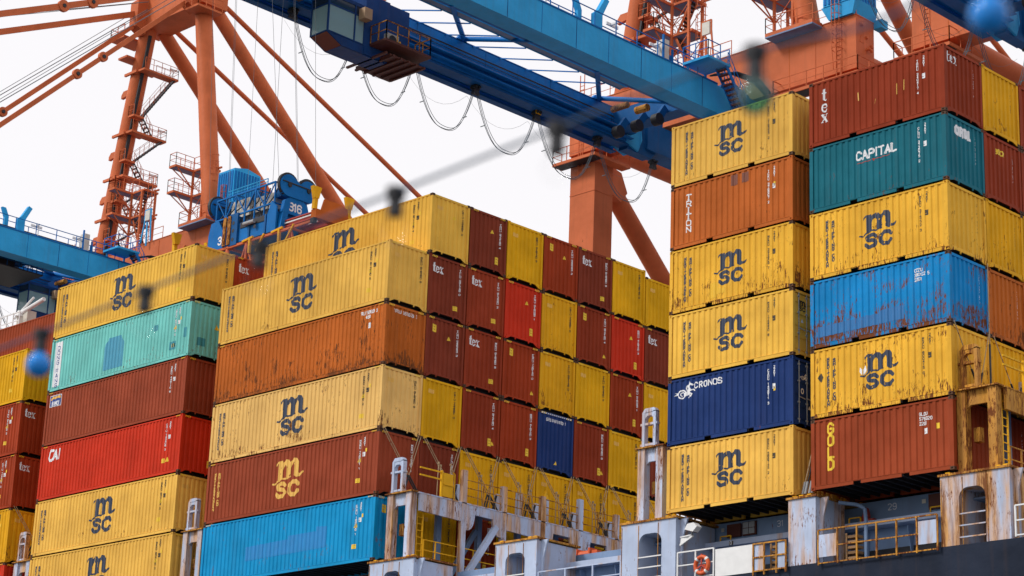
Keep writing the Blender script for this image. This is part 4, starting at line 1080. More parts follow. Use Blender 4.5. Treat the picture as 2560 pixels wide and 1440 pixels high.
rod_thing(XD, XD + 0.9, 2.35, 1.0, ZD - 2 * PS - 2.55, -14.6, 'long thin lashing rod crossing the scratched blue container end', False)
rod_thing(XZ, XZ + 0.6, 0.15, 2.2, -3 * PH - 2.84, -14.70, 'lashing rods over the yellow container end at the bottom left corner')
rod_thing(XZ, XZ + 0.6, 2.35, 0.7, -3 * PH - 2.84, -14.70, 'lashing rods beside the left block, bottom left corner')
for x, z1, lab in ((XC + 0.15, -15.1, 'dark slack lashing rods between the two right blocks'), (XC + 0.45, -15.4, 'pale turnbuckles standing between the two right blocks')):
    t = empty('turnbuckle', (x, 0.35, -17.5), lab, 'turnbuckle')
    for d in (0, 0.12): MB().tube((d, 0, 0), (d + 0.35, 0.25, 1.9), 0.03, 6).build('screw_body', M['dark'] if d else M['rod'], t); MB().tube((d, 0, 0), (d + 0.08, 0.05, 0.45), 0.05, 8).build('shackle', M['steelgrey'], t)
# loose rods parked upright along the bridge
for k in range(1, 8):
    y = k * 2.496
    t = empty('spare_rod', (1.85, y - 0.6, -14.75), f'spare lashing rods parked upright on the bridge before the {ORD[k]} column', 'lashing rod', 'spare rods on the lashing bridge')
    for d, l, h in ((0, 0.12, 1.55), (0.3, -0.05, 1.45), (0.75, 0.1, 1.6), (1.15, -0.2, 1.35)):
        MB().tube((0, d, 0), (-0.1, d + l, h), 0.022, 6).tube((-0.1, d + l, h), (-0.1, d + l, h + 0.09), 0.05, 8).build('rod', M['rod'], t)
    MB().tube((0, 0.95, 0.1), (-0.1, 1.25, 0.8), 0.05, 8).build('turnbuckle', M['dark'], t)
# ------------------------------------------------------------------ ship-to-shore cranes
def crane(cx, dz, label, trolley_y, cab=True, frame=True):
    root = empty('ship_to_shore_crane', (cx, 48, QUAY), label, 'crane')
    OFF = (0, -48, -QUAY + dz)
    def cp(mb, name, mat, parent=None, smooth=False, **k):
        o = mb.build(name, M[mat], parent or root, OFF if parent is None else (0, 0, 0), **k)
        if smooth: smooth_angle(o)
        return o
    ZQ = QUAY - dz
    # ---- portal
    for s in (-1, 1):
        a, b = (-12.95, -10.5) if s < 0 else (10.5, 12.95)
        leg = cp(MB().box(a, b, 47.2, 49.15, ZQ + 1.5, 23.29), 'sea_side_leg', 'orange')
        cp(MB().box(a - 0.03, b + 0.03, 47.17, 49.18, 20.2, 20.26).box(a - 0.03, b + 0.03, 47.17, 49.18, 14.2, 14.26), 'weld_band', 'orange', leg)
        cp(MB().box(a, b, 77, 79, ZQ + 1.5, 27), 'land_side_leg', 'orange')
        g = cp(MB().tube(((a + b) / 2, 49.0, 22.6), ((a + b) / 2, 77.5, -4.0), 0.72, 20), 'diagonal_brace', 'orange', smooth=True)
        cp(MB().prism([(49.151, 22.9), (50.6, 22.6), (51.3, 21.2), (50.6, 20.3), (49.151, 20.9)], 'x', (a + b) / 2 - 0.75, (a + b) / 2 + 0.75), 'gusset', 'orange', g)
        cp(MB().tube(((a + b) / 2, 49.16, 24.6), ((a + b) / 2, 77.0, 24.6), 0.75, 20), 'portal_tie', 'orange', smooth=True)
        # bogies
        cp(MB().box(a - 2.5, b + 2.5, 47.4, 48.9, ZQ + 0.5, ZQ + 1.5).box(a - 2.5, b + 2.5, 77.2, 78.8, ZQ + 0.5, ZQ + 1.5), 'bogie', 'orange', leg)
        # landing around the leg
        x0, x1 = (a - 0.85, b + 0.95) if s < 0 else (a - 3.8, b + 0.75)
        pf = cp(MB().box(x0, x1, 46.1, 47.15, 22.42, 22.64).box(b + 0.08, x1, 47.15, 50.0, 22.42, 22.64), 'landing', 'orange')
        cp(MB().box(x0 + 0.1, x1 - 0.1, 46.2, 47.1, 22.40, 22.415), 'grating', 'dark', pf)
        cp(MB().rail([(x0, 47.1, 22.64), (x0, 46.15, 22.64), (x1 - 0.03, 46.15, 22.64), (x1 - 0.03, 49.95, 22.64)], 1.1, 1.5, 0.025), 'hand_rail', 'orange', pf)
        mb = MB(); lx = a + 0.95 if s < 0 else b - 1.6
        for d in (0, 0.42): mb.beam((lx + d, 46.98, 21.6), (lx + d, 46.98, 29.5), 0.05)
        for k in range(24): mb.beam((lx, 46.98, 21.8 + 0.31 * k), (lx + 0.42, 46.98, 21.8 + 0.31 * k), 0.035)
        ld = cp(mb, 'ladder', 'orange')
        if s > 0:
            mb = MB(); c = lx + 0.21
            for k in range(9):
                z = 24.9 + 0.62 * k
                pts = [(c + 0.38 * math.cos(u), 46.95 - 0.62 * math.sin(u), z) for u in [math.pi * i / 6 for i in range(7)]]
                for p, q in zip(pts[:-1], pts[1:]): mb.beam(p, q, 0.045, 0.03)
            for u in (0.6, 1.2, 1.95, 2.55): mb.beam((c + 0.38 * math.cos(u), 46.95 - 0.62 * math.sin(u), 24.9), (c + 0.38 * math.cos(u), 46.95 - 0.62 * math.sin(u), 29.9), 0.035)
            for u in (1.1, 2.0): mb.beam((c + 0.38 * math.cos(u), 46.95 - 0.62 * math.sin(u), 24.9), (c + 0.25 * math.cos(u), 46.5, 23.4), 0.05)
            cp(mb, 'safety_cage', 'orange', ld)
    bm = cp(MB().box(-12.95, 12.95, 47.0, 49.0, 23.3, 27.1), 'portal_beam', 'orange')
    cp(MB().box(-12.99, 12.99, 46.96, 49.04, 27.101, 27.16), 'top_flange', 'orange', bm)
    cp(MB().box(-12.95, 12.95, 77.1, 78.9, 24, 27), 'land_portal_beam', 'orange')
    cp(MB().box(2.0, 2.04, 46.97, 46.999, 23.4, 27.0).box(9.6, 9.64, 46.97, 46.999, 23.4, 27.0).box(-7, -6.96, 46.97, 46.999, 23.4, 27.0), 'stiffener', 'orange', bm)
    for x in (-10.2, -4.0, -1.0, 5.2, 7.4): cp(MB().box(x, x + 0.03, 46.985, 46.999, 23.32, 27.08), 'weld_seam', 'triton', bm)
    # small fittings on the beam's end face
    mb = MB().tube((12.951, 47.6, 26.6), (13.15, 47.6, 26.6), 0.16, 12).tube((12.951, 48.2, 24.95), (13.2, 48.2, 24.95), 0.10, 10).tube((13.15, 48.2, 24.95), (13.2, 48.45, 24.8), 0.10, 10)
    mb.prism([(47.35, 25.3), (47.85, 25.3), (47.6, 25.85)], 'x', 12.951, 12.97).box(12.951, 13.1, 48.05, 48.2, 25.7, 25.85).box(12.951, 13.1, 48.6, 48.75, 25.2, 25.4)
    cp(mb, 'end_fitting', 'orange', bm)
    cp(MB().rail([(-12.9, 47.1, 27.16), (2.3, 47.1, 27.16)], 1.15, 1.9, 0.022).rail([(8, 47.1, 27.16), (12.9, 47.1, 27.16)], 1.15, 1.6, 0.022), 'hand_rail', 'orange', bm)
    wk = cp(MB().box(6.2, 10.2, 45.9, 46.99, 27.0, 27.25), 'beam_walkway', 'orange', bm)
    cp(MB().box(6.2, 10.2, 45.9, 46.99, 26.9, 26.999), 'grating', 'deckgrey', bm)
    cp(MB().rail([(6.2, 46.9, 27.25), (6.2, 45.95, 27.25), (10.2, 45.95, 27.25)], 1.15, 1.3, 0.024), 'hand_rail', 'orange', bm)
    # junction frame with a strip light on the beam
    cp(MB().beam((-0.5, 46.7, 27.1), (-0.1, 46.7, 29.0), 0.1).beam((1.0, 46.7, 27.1), (0.8, 46.7, 29.4), 0.1).beam((-0.1, 46.7, 29.0), (-0.1, 46.7, 30.2), 0.09).beam((0.8, 46.7, 29.0), (0.8, 46.7, 30.2), 0.09)
       .beam((-0.1, 46.7, 30.2), (0.8, 46.7, 30.2), 0.09).beam((0.4, 46.7, 26.7), (0.3, 46.7, 29), 0.12), 'lamp_frame', 'cblue' if dz else 'orange', bm)
    cp(MB().box(0.02, 0.7, 46.6, 46.75, 29.15, 30.1), 'flood_lamp', 'offwhite', bm)
    # ---- boom girders with rails
    for s in (-1, 1):
        a, b = (-4.8, -3.3) if s < 0 else (3.4, 4.8)
        gd = cp(MB().box(a, b, -24, 42.6, 20.8, 22.85), 'boom_girder', 'cblue' if s > 0 else 'cblue_deep')
        cp(MB().box(a - 0.05, b + 0.05, -24, 42.6, 22.851, 22.9), 'top_flange', 'cblue_deep', gd)
        cp(MB().prism([(42.601, 20.8), (43.9, 20.45), (44.3, 21.4), (44.1, 22.6), (42.601, 22.85)], 'x', a + 0.05, b - 0.05), 'hinge_end', 'cblue', gd)
        e = 1 if s < 0 else -1; xi = b if s < 0 else a
        lo, hi = sorted((xi + e * 0.005, xi + e * 0.55))
        cp(MB().box(lo, hi, -24, 43, 21.35, 21.42).box(lo, (lo + hi) / 2 + 0.05 if e > 0 else hi, -24, 43, 21.0, 21.06), 'rail_ledge', 'cblue_deep', gd)
        lo2, hi2 = sorted((xi + e * 0.3, xi + e * 0.4)); cp(MB().box(lo2, hi2, -24, 43, 21.421, 21.52), 'trolley_rail', 'rusty', gd)
        cp(MB().box(a, b, 44.8, 100, 20.9, 22.95), 'rear_girder', 'cblue_dark')
        for k in range(11):
            y = -20 + 6.1 * k
            cp(MB().box(b + 0.001, b + 0.012, y, y + 0.05, 20.82, 22.84), 'plate_joint', 'cblue_dark', gd)
            cp(MB().box(b + 0.001, b + 0.012, y + 3.0, y + 3.03, 20.82, 22.84), 'plate_joint', 'cblue_deep', gd)
        mb = MB()
        if s < 0:
            cp(MB().box(a - 0.35, a + 0.2, -24, 43, 20.45, 20.52).box(a + 0.5, b - 0.1, -24, 43, 20.62, 20.799).box(a - 0.12, a - 0.08, -24, 43, 20.52, 20.9), 'festoon_beam', 'cblue_dark', gd)
            cp(MB().box(b + 0.002, b + 0.04, -24, 42.6, 22.2, 22.24), 'rub_strip', 'dark', gd)
            cp(MB().beam((b + 0.08, -24, 22.0), (b + 0.08, 43, 21.9), 0.03).beam((b + 0.12, -24, 22.12), (b + 0.12, 43, 22.1), 0.03), 'cable_line', 'cable', gd)
        else:
            cp(MB().box(b - 0.02, b + 0.03, -24, 42.6, 22.905, 22.96), 'cable_tray', 'cblue_deep', gd)
            # walkway with rails and cable tray on top of the near girder
            cp(MB().rail([(4.75, -20, 22.9), (4.75, 40.6, 22.9)], 1.1, 2.05, 0.028, mid=1).rail([(3.5, -20, 22.9), (3.5, 40.6, 22.9)], 1.1, 4.1, 0.026, mid=1), 'hand_rail', 'cblue_deep', gd)
            mb = MB()
            mb.box(3.9, 4.3, -20, 40, 23.1, 23.14).box(3.9, 3.93, -20, 40, 23.14, 23.25).box(4.27, 4.3, -20, 40, 23.14, 23.25)
            for k in range(30): mb.box(3.92, 4.28, -19 + 2 * k, -18.95 + 2 * k, 22.9, 23.1)
            cp(mb, 'cable_tray', 'cable', gd)
            for yy in (8, 17.5, 26.5, 33.0, 37.2): cp(MB().beam((4.3, yy, 22.9), (4.3, yy, 24.0), 0.06).box(3.9, 4.0, yy - 0.55, yy + 0.55, 23.95, 24.15).box(3.9, 4.6, yy - 0.2, yy - 0.1, 23.98, 24.12), 'strip_light', 'white', gd)
            cp(MB().box(3.7, 4.4, 37.6, 38.1, 22.9, 24.6), 'switch_box', 'offwhite', gd)
            cp(MB().beam((4.5, 37.4, 22.9), (4.5, 37.4, 24.8), 0.12).beam((4.5, 38.3, 22.9), (4.5, 38.3, 24.0), 0.12).beam((4.0, 38.6, 22.9), (4.0, 38.6, 23.8), 0.2), 'support_post', 'cblue_deep', gd)
            # forked stay rests
            for yy in (31.2,):
                f = MB().prism([(yy - 0.35, 22.9), (yy + 0.35, 22.9), (yy + 0.35, 24.1), (yy + 0.95, 25.3), (yy + 0.6, 25.45), (yy, 24.4), (yy - 0.35, 24.1)], 'x', 4.1, 4.45)
                f.prism([(yy - 1.15, 22.9), (yy - 0.8, 22.9), (yy - 0.8, 24.3), (yy - 1.15, 25.0), (yy - 1.5, 25.0), (yy - 1.15, 24.2)], 'x', 3.4, 3.7)
                cp(f, 'stay_rest', 'cblue', gd)
    # link bars and catwalk between the girders
    cw = cp(MB().box(1.55, 1.62, -20, 36.5, 21.35, 21.6).box(2.15, 2.22, -20, 36.5, 21.35, 21.6), 'catwalk', 'cblue')
    cp(MB().box(1.62, 2.15, -20, 36.5, 21.40, 21.44), 'grating', 'deckgrey', cw)
    mb = MB()
    for k in range(22):
        y = -16.5 + 2.45 * k
        if k % 1 == 0: mb.beam((-3.3, y, 21.25 + 1.55), (1.6, y, 21.3), 0.07).beam((1.85, y, 21.6), (1.85, y, 22.4), 0.05)
    mb.beam((2.18, -20, 22.4), (2.18, 36.5, 22.4), 0.04)
    cp(mb, 'catwalk_bracket', 'cblue_deep', cw)
    for yy in (26.6, 9.0, 39.5):
        cp(MB().tube((-3.1, yy, 22.95), (3.4, yy - 7.2, 20.9), 0.17, 12).tube((-3.1, yy, 22.95), (3.4, yy - 0.3, 20.9), 0.17, 12).prism([(yy - 0.5, 22.85), (yy + 0.5, 22.85), (yy + 0.2, 23.2), (yy - 0.2, 23.2)], 'x', -3.5, -3.25), 'cross_brace', 'cblue_deep')
    cp(MB().box(-3.3, 3.4, 41.2, 42.4, 21.2, 22.6), 'boom_cross_beam', 'cblue_dark')
    # sheaves and rope guides under the hinge
    for x in (-1.9, -0.2, 1.6): 
        cp(MB().tube((x - 0.25, 40.2, 20.4), (x + 0.25, 40.2, 20.4), 0.42, 16), 'sheave', 'dark', smooth=True)
        cp(MB().beam((x, 40.2, 20.4), (x, 41.0, 21.5), 0.25, 0.5), 'sheave_bracket', 'cblue_dark')
    cp(MB().tube((-1.2, 38.8, 21.4), (0.2, 38.8, 21.4), 0.22, 12), 'rope_drum', 'rusty'); cp(MB().tube((0.9, 38.9, 20.8), (1.9, 38.9, 20.8), 0.26, 12), 'rope_drum', 'rusty')
    # landing and stair at the boom hinge
    ld = cp(MB().box(4.2, 6.4, 39.7, 42.0, 23.45, 23.62).beam((4.4, 40, 22.9), (4.4, 40, 23.45), 0.14).beam((4.4, 41.8, 22.9), (4.4, 41.8, 23.45), 0.14), 'hinge_landing', 'cblue')
    cp(MB().rail([(4.2, 39.75, 23.62), (6.35, 39.75, 23.62), (6.35, 41.0, 23.62)], 1.1, 1.1, 0.026).rail([(4.2, 39.75, 23.62), (4.2, 41.95, 23.62), (6.35, 41.95, 23.62)], 1.1, 1.1, 0.024), 'hand_rail', 'cblue_deep', ld)
    st_ = cp(MB().beam((5.5, 41.6, 23.5), (5.5, 44.4, 19.9), 0.06, 0.26).beam((6.35, 41.6, 23.5), (6.35, 44.4, 19.9), 0.06, 0.26).rail([(5.5, 41.8, 23.5), (5.5, 44.4, 20.1)], 1.0, 1.2, 0.02).rail([(6.35, 41.8, 23.5), (6.35, 44.4, 20.1)], 1.0, 1.2, 0.02), 'hinge_stair', 'cblue_deep')
    for k in range(13):
        f = (k + 0.5) / 13; cp(MB().box(5.53, 6.32, 41.5 + 2.8 * f, 41.78 + 2.8 * f, 23.4 - 3.6 * f, 23.44 - 3.6 * f), 'tread', 'patch_brown', st_)
    cp(MB().prism([(42.9, 20.4), (45.4, 20.4), (46.6, 21.6), (46.6, 23.4), (44.9, 23.9), (43.6, 23.3)], 'x', 3.5, 4.3), 'hinge_plate', 'cblue_dark')
    cp(MB().prism([(42.9, 20.4), (45.4, 20.4), (46.6, 21.6), (46.6, 23.4), (44.9, 23.9), (43.6, 23.3)], 'x', -4.3, -3.5), 'hinge_plate', 'cblue_dark')
    for k in range(5): cp(MB().path([(4.2 + 0.1 * k, 42.5, 23.6), (5.0 + 0.12 * k, 43.8, 23.95), (5.6 + 0.15 * k, 45.4, 23.7), (6.0 + 0.12 * k, 46.2, 22.9)], 0.06, 6), 'hose', 'cable')
    # ---- machinery house at the right end of the beam
    h = cp(MB().box(10.5, 12.75, 46.7, 49.6, 28.2, 31.2).prism([(46.7, 31.201), (49.6, 31.201), (49.6, 31.3), (48.1, 31.6), (46.7, 31.3)], 'x', 10.5, 12.75), 'electrical_house', 'cblue')
    for k in range(9): y = 46.8 + 0.31 * k; cp(MB().box(12.751, 12.80, y, y + 0.16, 28.3, 31.1), 'wall_rib', 'cblue_deep', h)
    for k in range(7): x = 10.6 + 0.31 * k; cp(MB().box(x, x + 0.16, 46.65, 46.699, 28.3, 31.1), 'wall_rib', 'cblue_deep', h)
    cp(MB().prism([(10.9, 27.17), (12.85, 27.17), (13.1, 28.199), (10.3, 28.199)], 'y', 46.75, 49.3), 'house_base', 'cblue', h)
    cp(MB().box(12.9, 13.6, 49.0, 49.7, 26.7, 27.3), 'bracket_box', 'cblue', h)
    # ---- A-frame
    if frame:
        for s in (-1, 1):
            cp(MB().tube((s * 8.4, 48, 27.15), (s * 4.2, 48, 50), 0.86, 24, 0.80), 'mast_leg', 'orange', smooth=True)
            cp(MB().tube((s * 4.0, 49.5, 50), (s * 4.0, 73.5, 28.0), 0.66, 20), 'back_stay', 'orange', smooth=True)
            cp(MB().tube((s * 4.0, 50.3, 50.9), (s * 4.0, 100, 28.3), 0.24, 12), 'back_tie', 'orange', smooth=True)
            for k, (ye, hh) in enumerate(((19.5, 0.42), (-12, 0.55))):
                p, q = Vector((s * 4.0, 46.9, 50.3 + k * 0.8)), Vector((s * 4.0, ye, 23.0))
                fs = cp(MB().beam(p, q, 0.16, hh), 'fore_stay', 'orange')
                for f in ((0.33, 0.42) if s > 0 else (0.5, 0.58)):
                    c = p.lerp(q, f if k == 0 else f * 0.55)
                    cp(MB().tube(c - Vector((0.16, 0, 0)), c + Vector((0.16, 0, 0)), 0.45 if k == 0 else 0.55, 14), 'link_joint', 'orange', fs)
                    cp(MB().tube(c - Vector((0.24, 0, 0)), c + Vector((0.24, 0, 0)), 0.18, 10), 'link_pin', 'dark', fs)
                cp(MB().tube(p + Vector((0.9, 0, 0.9)), q + Vector((0.9, 0, 3)), 0.045, 6).tube(p + Vector((-0.9, 0, 1.3)), q + Vector((-0.9, 0, 3)), 0.03, 6), 'hoist_line', 'wire', fs)
        cp(MB().box(-5.3, 5.3, 47.1, 50.0, 49.6, 54.0), 'mast_head', 'orange')
        cp(MB().prism([(46.0, 49.4), (47.099, 48.8), (47.099, 53), (46.0, 52)], 'x', -4.6, -3.4).prism([(46.0, 49.4), (47.099, 48.8), (47.099, 53), (46.0, 52)], 'x', 3.4, 4.6), 'stay_lug', 'orange')
        cp(MB().box(-6.2, -4.8, 46.2, 48.8, 46.6, 46.8), 'mast_landing', 'orange'); cp(MB().box(-7.2, -5.0, 45.8, 48.6, 48.6, 48.8), 'mast_landing', 'orange')
        hl = cp(MB().box(4.2, 6.2, 46.0, 48.8, 48.6, 48.8), 'mast_landing', 'orange')
        cp(MB().rail([(4.2, 46.0, 48.8), (6.2, 46.0, 48.8), (6.2, 48.8, 48.8)], 1.1, 1.0, 0.03).rail([(-7.2, 48.6, 48.8), (-7.2, 45.8, 48.8), (-5.0, 45.8, 48.8)], 1.1, 0.9, 0.03), 'hand_rail', 'orange', hl)
        # stairs zigzag up the right side of the left leg, running across the ship
        lev = [27.3, 31.0, 34.9, 39.2, 45.2]
        def leg_x(z): return -8.4 + (z - 27.15) / 22.85 * 4.2
        def flight(xa, ya, za_, xb, yb, zb_, par):
            a = Vector((xa, ya, za_)); b = Vector((xb, yb, zb_)); w_ = Vector((0.7, 0, 0))
            fl_ = cp(MB().beam(a, b, 0.05, 0.13).beam(a + w_, b + w_, 0.05, 0.13), 'stair_flight', 'dark')
            n = max(3, int(abs(zb_ - za_) / 0.27))
            for k in range(n):
                c = a.lerp(b, (k + 0.5) / n); cp(MB().box(c.x + 0.03, c.x + 0.67, c.y - 0.13, c.y + 0.13, c.z - 0.02, c.z + 0.02), 'tread', 'steelgrey', fl_)
            u = Vector((0, 0, 1.0)); mb = MB()
            for o_ in (Vector((0, 0, 0)), w_):
                mb.beam(a + u + o_, b + u + o_, 0.035).beam(a + u * 0.5 + o_, b + u * 0.5 + o_, 0.025)
                for f in (0, 0.33, 0.66): mb.beam(a.lerp(b, f) + o_, a.lerp(b, f) + u + o_, 0.035)
            cp(mb, 'hand_rail', 'orange', fl_)
        for i, z in enumerate(lev):
            xl = leg_x(z) + 0.95
            if i:
                pf = cp(MB().box(xl, xl + 0.95, 47.2, 51.2, z, z + 0.2).box(xl - 1.9, xl, 46.95, 47.15, z - 0.1, z + 0.15).box(xl - 0.3, xl, 47.2, 49.0, z, z + 0.18), 'stair_landing', 'orange')
                cp(MB().rail([(xl + 0.02, 49.2, z + 0.2), (xl + 0.02, 51.15, z + 0.2), (xl + 0.93, 51.15, z + 0.2), (xl + 0.93, 47.3, z + 0.2)], 1.1, 0.95, 0.02), 'hand_rail', 'orange', pf)
                cp(MB().box(xl + 0.2, xl + 0.3, 50.6, 51.6, z + 1.25, z + 1.4), 'strip_light', 'white', pf)
                cp(MB().prism([(xl - 2.9, z - 1.6), (xl - 2.6, z - 1.25), (xl - 1.4, z - 1.25), (xl - 1.4, z - 1.75), (xl - 2.9, z - 1.95)], 'y', 47.5, 47.8), 'cable_bracket', 'orange')
                zm = lev[i - 1] + 1.5; xm_ = leg_x(zm) + 0.95
                flight(xm_ + 0.1, 48.2, zm + 0.15, xl + 0.15, 50.9, z + 0.1, pf)
                sm_ = cp(MB().box(xm_, xm_ + 0.9, 47.1, 48.3, zm, zm + 0.18), 'turn_landing', 'orange')
                cp(MB().rail([(xm_ + 0.88, 47.1, zm + 0.18), (xm_ + 0.02, 47.1, zm + 0.18), (xm_ + 0.02, 48.3, zm + 0.18)], 1.0, 0.9, 0.02), 'hand_rail', 'orange', sm_)
                flight(leg_x(lev[i - 1]) + 1.05, 49.6, lev[i - 1] + 0.15, xm_ + 0.1, 48.2, zm + 0.1, pf)
        cp(MB().beam((-7.45, 47.6, 27.5), (-3.5, 47.75, 48.9), 0.16, 0.3), 'cable_duct', 'dark')
    # ---- service towers standing on the beam
    def tower(x0, levels, stair):
        mb = MB(); zt = levels[-1]; x1 = x0 + 1.0; x2 = x0 + 2.9
        posts = [(x1, 47.3), (x1, 48.8), (x2 - 0.3, 47.3), (x2 - 0.3, 48.8)]
        for x, y in posts: mb.beam((x, y, 27.1), (x, y, zt), 0.17)
        for a_, b_ in ((0, 2), (1, 3), (0, 1)):
            for z in levels: mb.beam((*posts[a_], z - 1.7), (*posts[b_], z - 0.1), 0.045).beam((*posts[b_], z - 2.4), (*posts[a_], z - 1.0), 0.035)
        tw = cp(mb, 'service_tower', 'orange')
        for z in levels:
            pl_ = cp(MB().box(x0, x1, 45.3, 48.9, z, z + 0.2).box(x1, x2, 47.3, 48.9, z + 0.01, z + 0.19), 'tower_platform', 'orange', tw)
            cp(MB().box(x0 + 0.1, x1 - 0.1, 45.4, 48.8, z - 0.02, z - 0.002), 'grating', 'deckgrey', tw)
            cp(MB().box(x1 + 0.1, x2 - 0.2, 47.4, 48.8, z - 0.02, z - 0.002), 'grating', 'deckgrey', tw)
            cp(MB().rail([(x0 + 0.03, 48.8, z + 0.2), (x0 + 0.03, 45.33, z + 0.2), (x1 - 0.03, 45.33, z + 0.2), (x1 - 0.03, 47.3, z + 0.2)], 1.15, 1.1, 0.022).rail([(x1, 47.33, z + 0.2), (x2 - 0.9, 47.33, z + 0.2)], 1.15, 0.8, 0.022), 'hand_rail', 'orange', tw)
            cp(MB().beam((x1 - 0.2, 48.3, z + 0.1), (x2 + 0.9, 48.3, z + 0.1), 0.14), 'outrigger', 'orange', tw)
            cp(MB().beam((x0 + 0.2, 45.6, z - 0.05), (x1, 47.3, z - 1.6), 0.08), 'knee_brace', 'orange', tw)
            cp(MB().beam((x0 + 0.9, 45.6, z - 0.05), (x1, 47.3, z - 1.6), 0.08), 'knee_brace', 'orange', tw)
        mb = MB(); c = x2 + 0.35; yl = 48.1; zz0 = 27.2
        for d in (-0.2, 0.2): mb.beam((c + d, yl, zz0), (c + d, yl, zt + 1.4), 0.05)
        for k in range(int((zt - 26.3) / 0.32)): mb.beam((c - 0.2, yl, 27.4 + 0.32 * k), (c + 0.2, yl, 27.4 + 0.32 * k), 0.03)
        for z in levels:
            for k in range(4):
                zz = z - 0.6 + 0.6 * k; pts = [(c + 0.42 * math.cos(u), yl - 0.02 - 0.6 * math.sin(u), zz) for u in [math.pi * i / 5 for i in range(6)]]
                for p, q in zip(pts[:-1], pts[1:]): mb.beam(p, q, 0.035)
            for u in (0.7, 1.57, 2.4): mb.beam((c + 0.42 * math.cos(u), yl - 0.02 - 0.6 * math.sin(u), z - 0.6), (c + 0.42 * math.cos(u), yl - 0.02 - 0.6 * math.sin(u), z + 1.3), 0.03)
        cp(mb, 'caged_ladder', 'orange', tw)
        if stair:
            zl = [27.2] + levels
            for k in range(len(zl) - 1):
                a = Vector((x1 + (0.2 if k % 2 else 1.6), 47.5, zl[k])); b = Vector((x1 + (1.6 if k % 2 else 0.2), 47.5, zl[k + 1])); n = 10
                s_ = cp(MB().beam(a, b, 0.05, 0.2).beam(a + Vector((0, 0.6, 0)), b + Vector((0, 0.6, 0)), 0.05, 0.2), 'tower_stair', 'orange', tw)
                mb = MB()
                for j in range(n): q_ = a.lerp(b, (j + .5) / n); mb.box(q_.x - 0.13, q_.x + 0.13, 47.53, 48.07, q_.z - 0.02, q_.z + 0.02)
                cp(mb, 'tower_tread', 'dark', tw)
        return tw
    tower(-4.4, [30.25, 32.7, 35.2] if not dz else [30.25, 32.7], True)
    tower(4.9, [30.25, 32.7], False)
    # ---- trolley, cab and festoon
    ty = trolley_y
    tr = cp(MB().box(-3.0, 3.0, ty - 1.0, ty + 0.2, 21.6, 22.5).box(-3.0, 3.0, ty + 5.6, ty + 6.8, 21.6, 22.5).box(-2.9, -2.2, ty + 0.21, ty + 5.59, 21.5, 22.3).box(2.3, 3.0, ty + 0.21, ty + 5.59, 21.5, 22.3), 'trolley', 'cblue_dark')
    cp(MB().box(-2.0, 2.0, ty + 1, ty + 5, 20.7, 21.5).box(-2.6, 2.6, ty - 0.8, ty + 7.5, 20.4, 20.5), 'trolley_platform', 'dark', tr)
    mb = MB()
    for k in range(8): mb.beam((-2.6 + 0.7 * k, ty - 1, 20.5), (-2.3 + 0.7 * k, ty + 7, 21.5), 0.08).beam((-2.6 + 0.7 * k, ty + 7, 20.5), (-2.6 + 0.7 * k, ty + 7, 21.6), 0.06)
    mb.rail([(-2.6, ty - 0.8, 20.5), (2.6, ty - 0.8, 20.5), (2.6, ty + 7.4, 20.5)], 1.0, 1.2, 0.025)
    cp(mb, 'trolley_truss', 'cblue_dark', tr)
    for x in (-2.7, 2.7):
        for yy in (ty - 0.4, ty + 6.2): cp(MB().tube((x - 0.1, yy, 21.75), (x + 0.1, yy, 21.75), 0.3, 14), 'trolley_wheel', 'dark', tr)
    for x in (-2.2, 2.2):
        for yy in (ty + 0.6, ty + 2.6): cp(MB().tube((x - 0.3, yy, 20.9), (x + 0.3, yy, 20.9), 0.35, 14), 'rope_sheave', 'dark', tr)
    if cab:
        y0 = ty + 8.3; x0, x1 = -2.35, -0.75; z0, z1 = 18.35, 20.75
        cb = cp(MB().box(x0, x1, y0 + 2.9, y0 + 4.8, z0 - 0.55, z1 + 1.0), 'operator_cab', 'cab_navy')
        mb = MB()
        mb.box(x0, x1, y0, y0 + 2.9, z1 - 0.1, z1 + 0.12)
        for x in (x0 + 0.04, x1 - 0.04):
            for yy in (y0 + 0.04, y0 + 2.1, y0 + 2.85): mb.beam((x, yy, z0 - 0.05), (x, yy, z1), 0.10)
        for z in (z0, z0 + 1.75): 
            mb.beam((x0, y0 + 0.04, z), (x1, y0 + 0.04, z), 0.08); mb.beam((x0 + 0.04, y0, z), (x0 + 0.04, y0 + 2.9, z), 0.08); mb.beam((x1 - 0.04, y0, z), (x1 - 0.04, y0 + 2.9, z), 0.08)
        mb.prism([(y0 + 0.0, z0 - 0.05), (y0 + 2.9, z0 - 0.05), (y0 + 2.9, z0 - 0.6), (y0 + 1.2, z0 - 0.6)], 'x', x0 + 0.02, x0 + 0.1).prism([(y0 + 0.0, z0 - 0.05), (y0 + 2.9, z0 - 0.05), (y0 + 2.9, z0 - 0.6), (y0 + 1.2, z0 - 0.6)], 'x', x1 - 0.1, x1 - 0.02)
        cp(mb, 'cab_frame', 'cab_navy', cb)
        cp(MB().box(x0 + 0.1, x1 - 0.1, y0 + 1.2, y0 + 4.7, z0 - 0.62, z0 - 0.56), 'cab_floor', 'cab_navy', cb)
        for nm, box in (('side_pane', (x1 - 0.05, x1 - 0.03, y0 + 0.1, y0 + 2.04, z0 + 0.05, z0 + 1.7)), ('side_pane', (x1 - 0.05, x1 - 0.03, y0 + 2.15, y0 + 2.8, z0 + 0.05, z0 + 1.7)), ('front_pane', (x0 + 0.09, x1 - 0.09, y0 + 0.03, y0 + 0.05, z0 + 0.05, z0 + 1.7))):
            cp(MB().box(*box), nm, 'cabglass', cb)
        cp(MB().box(x0 + 0.03, x0 + 0.05, y0 + 0.1, y0 + 2.8, z0 + 0.05, z0 + 1.7), 'rear_pane', 'cabdark', cb)
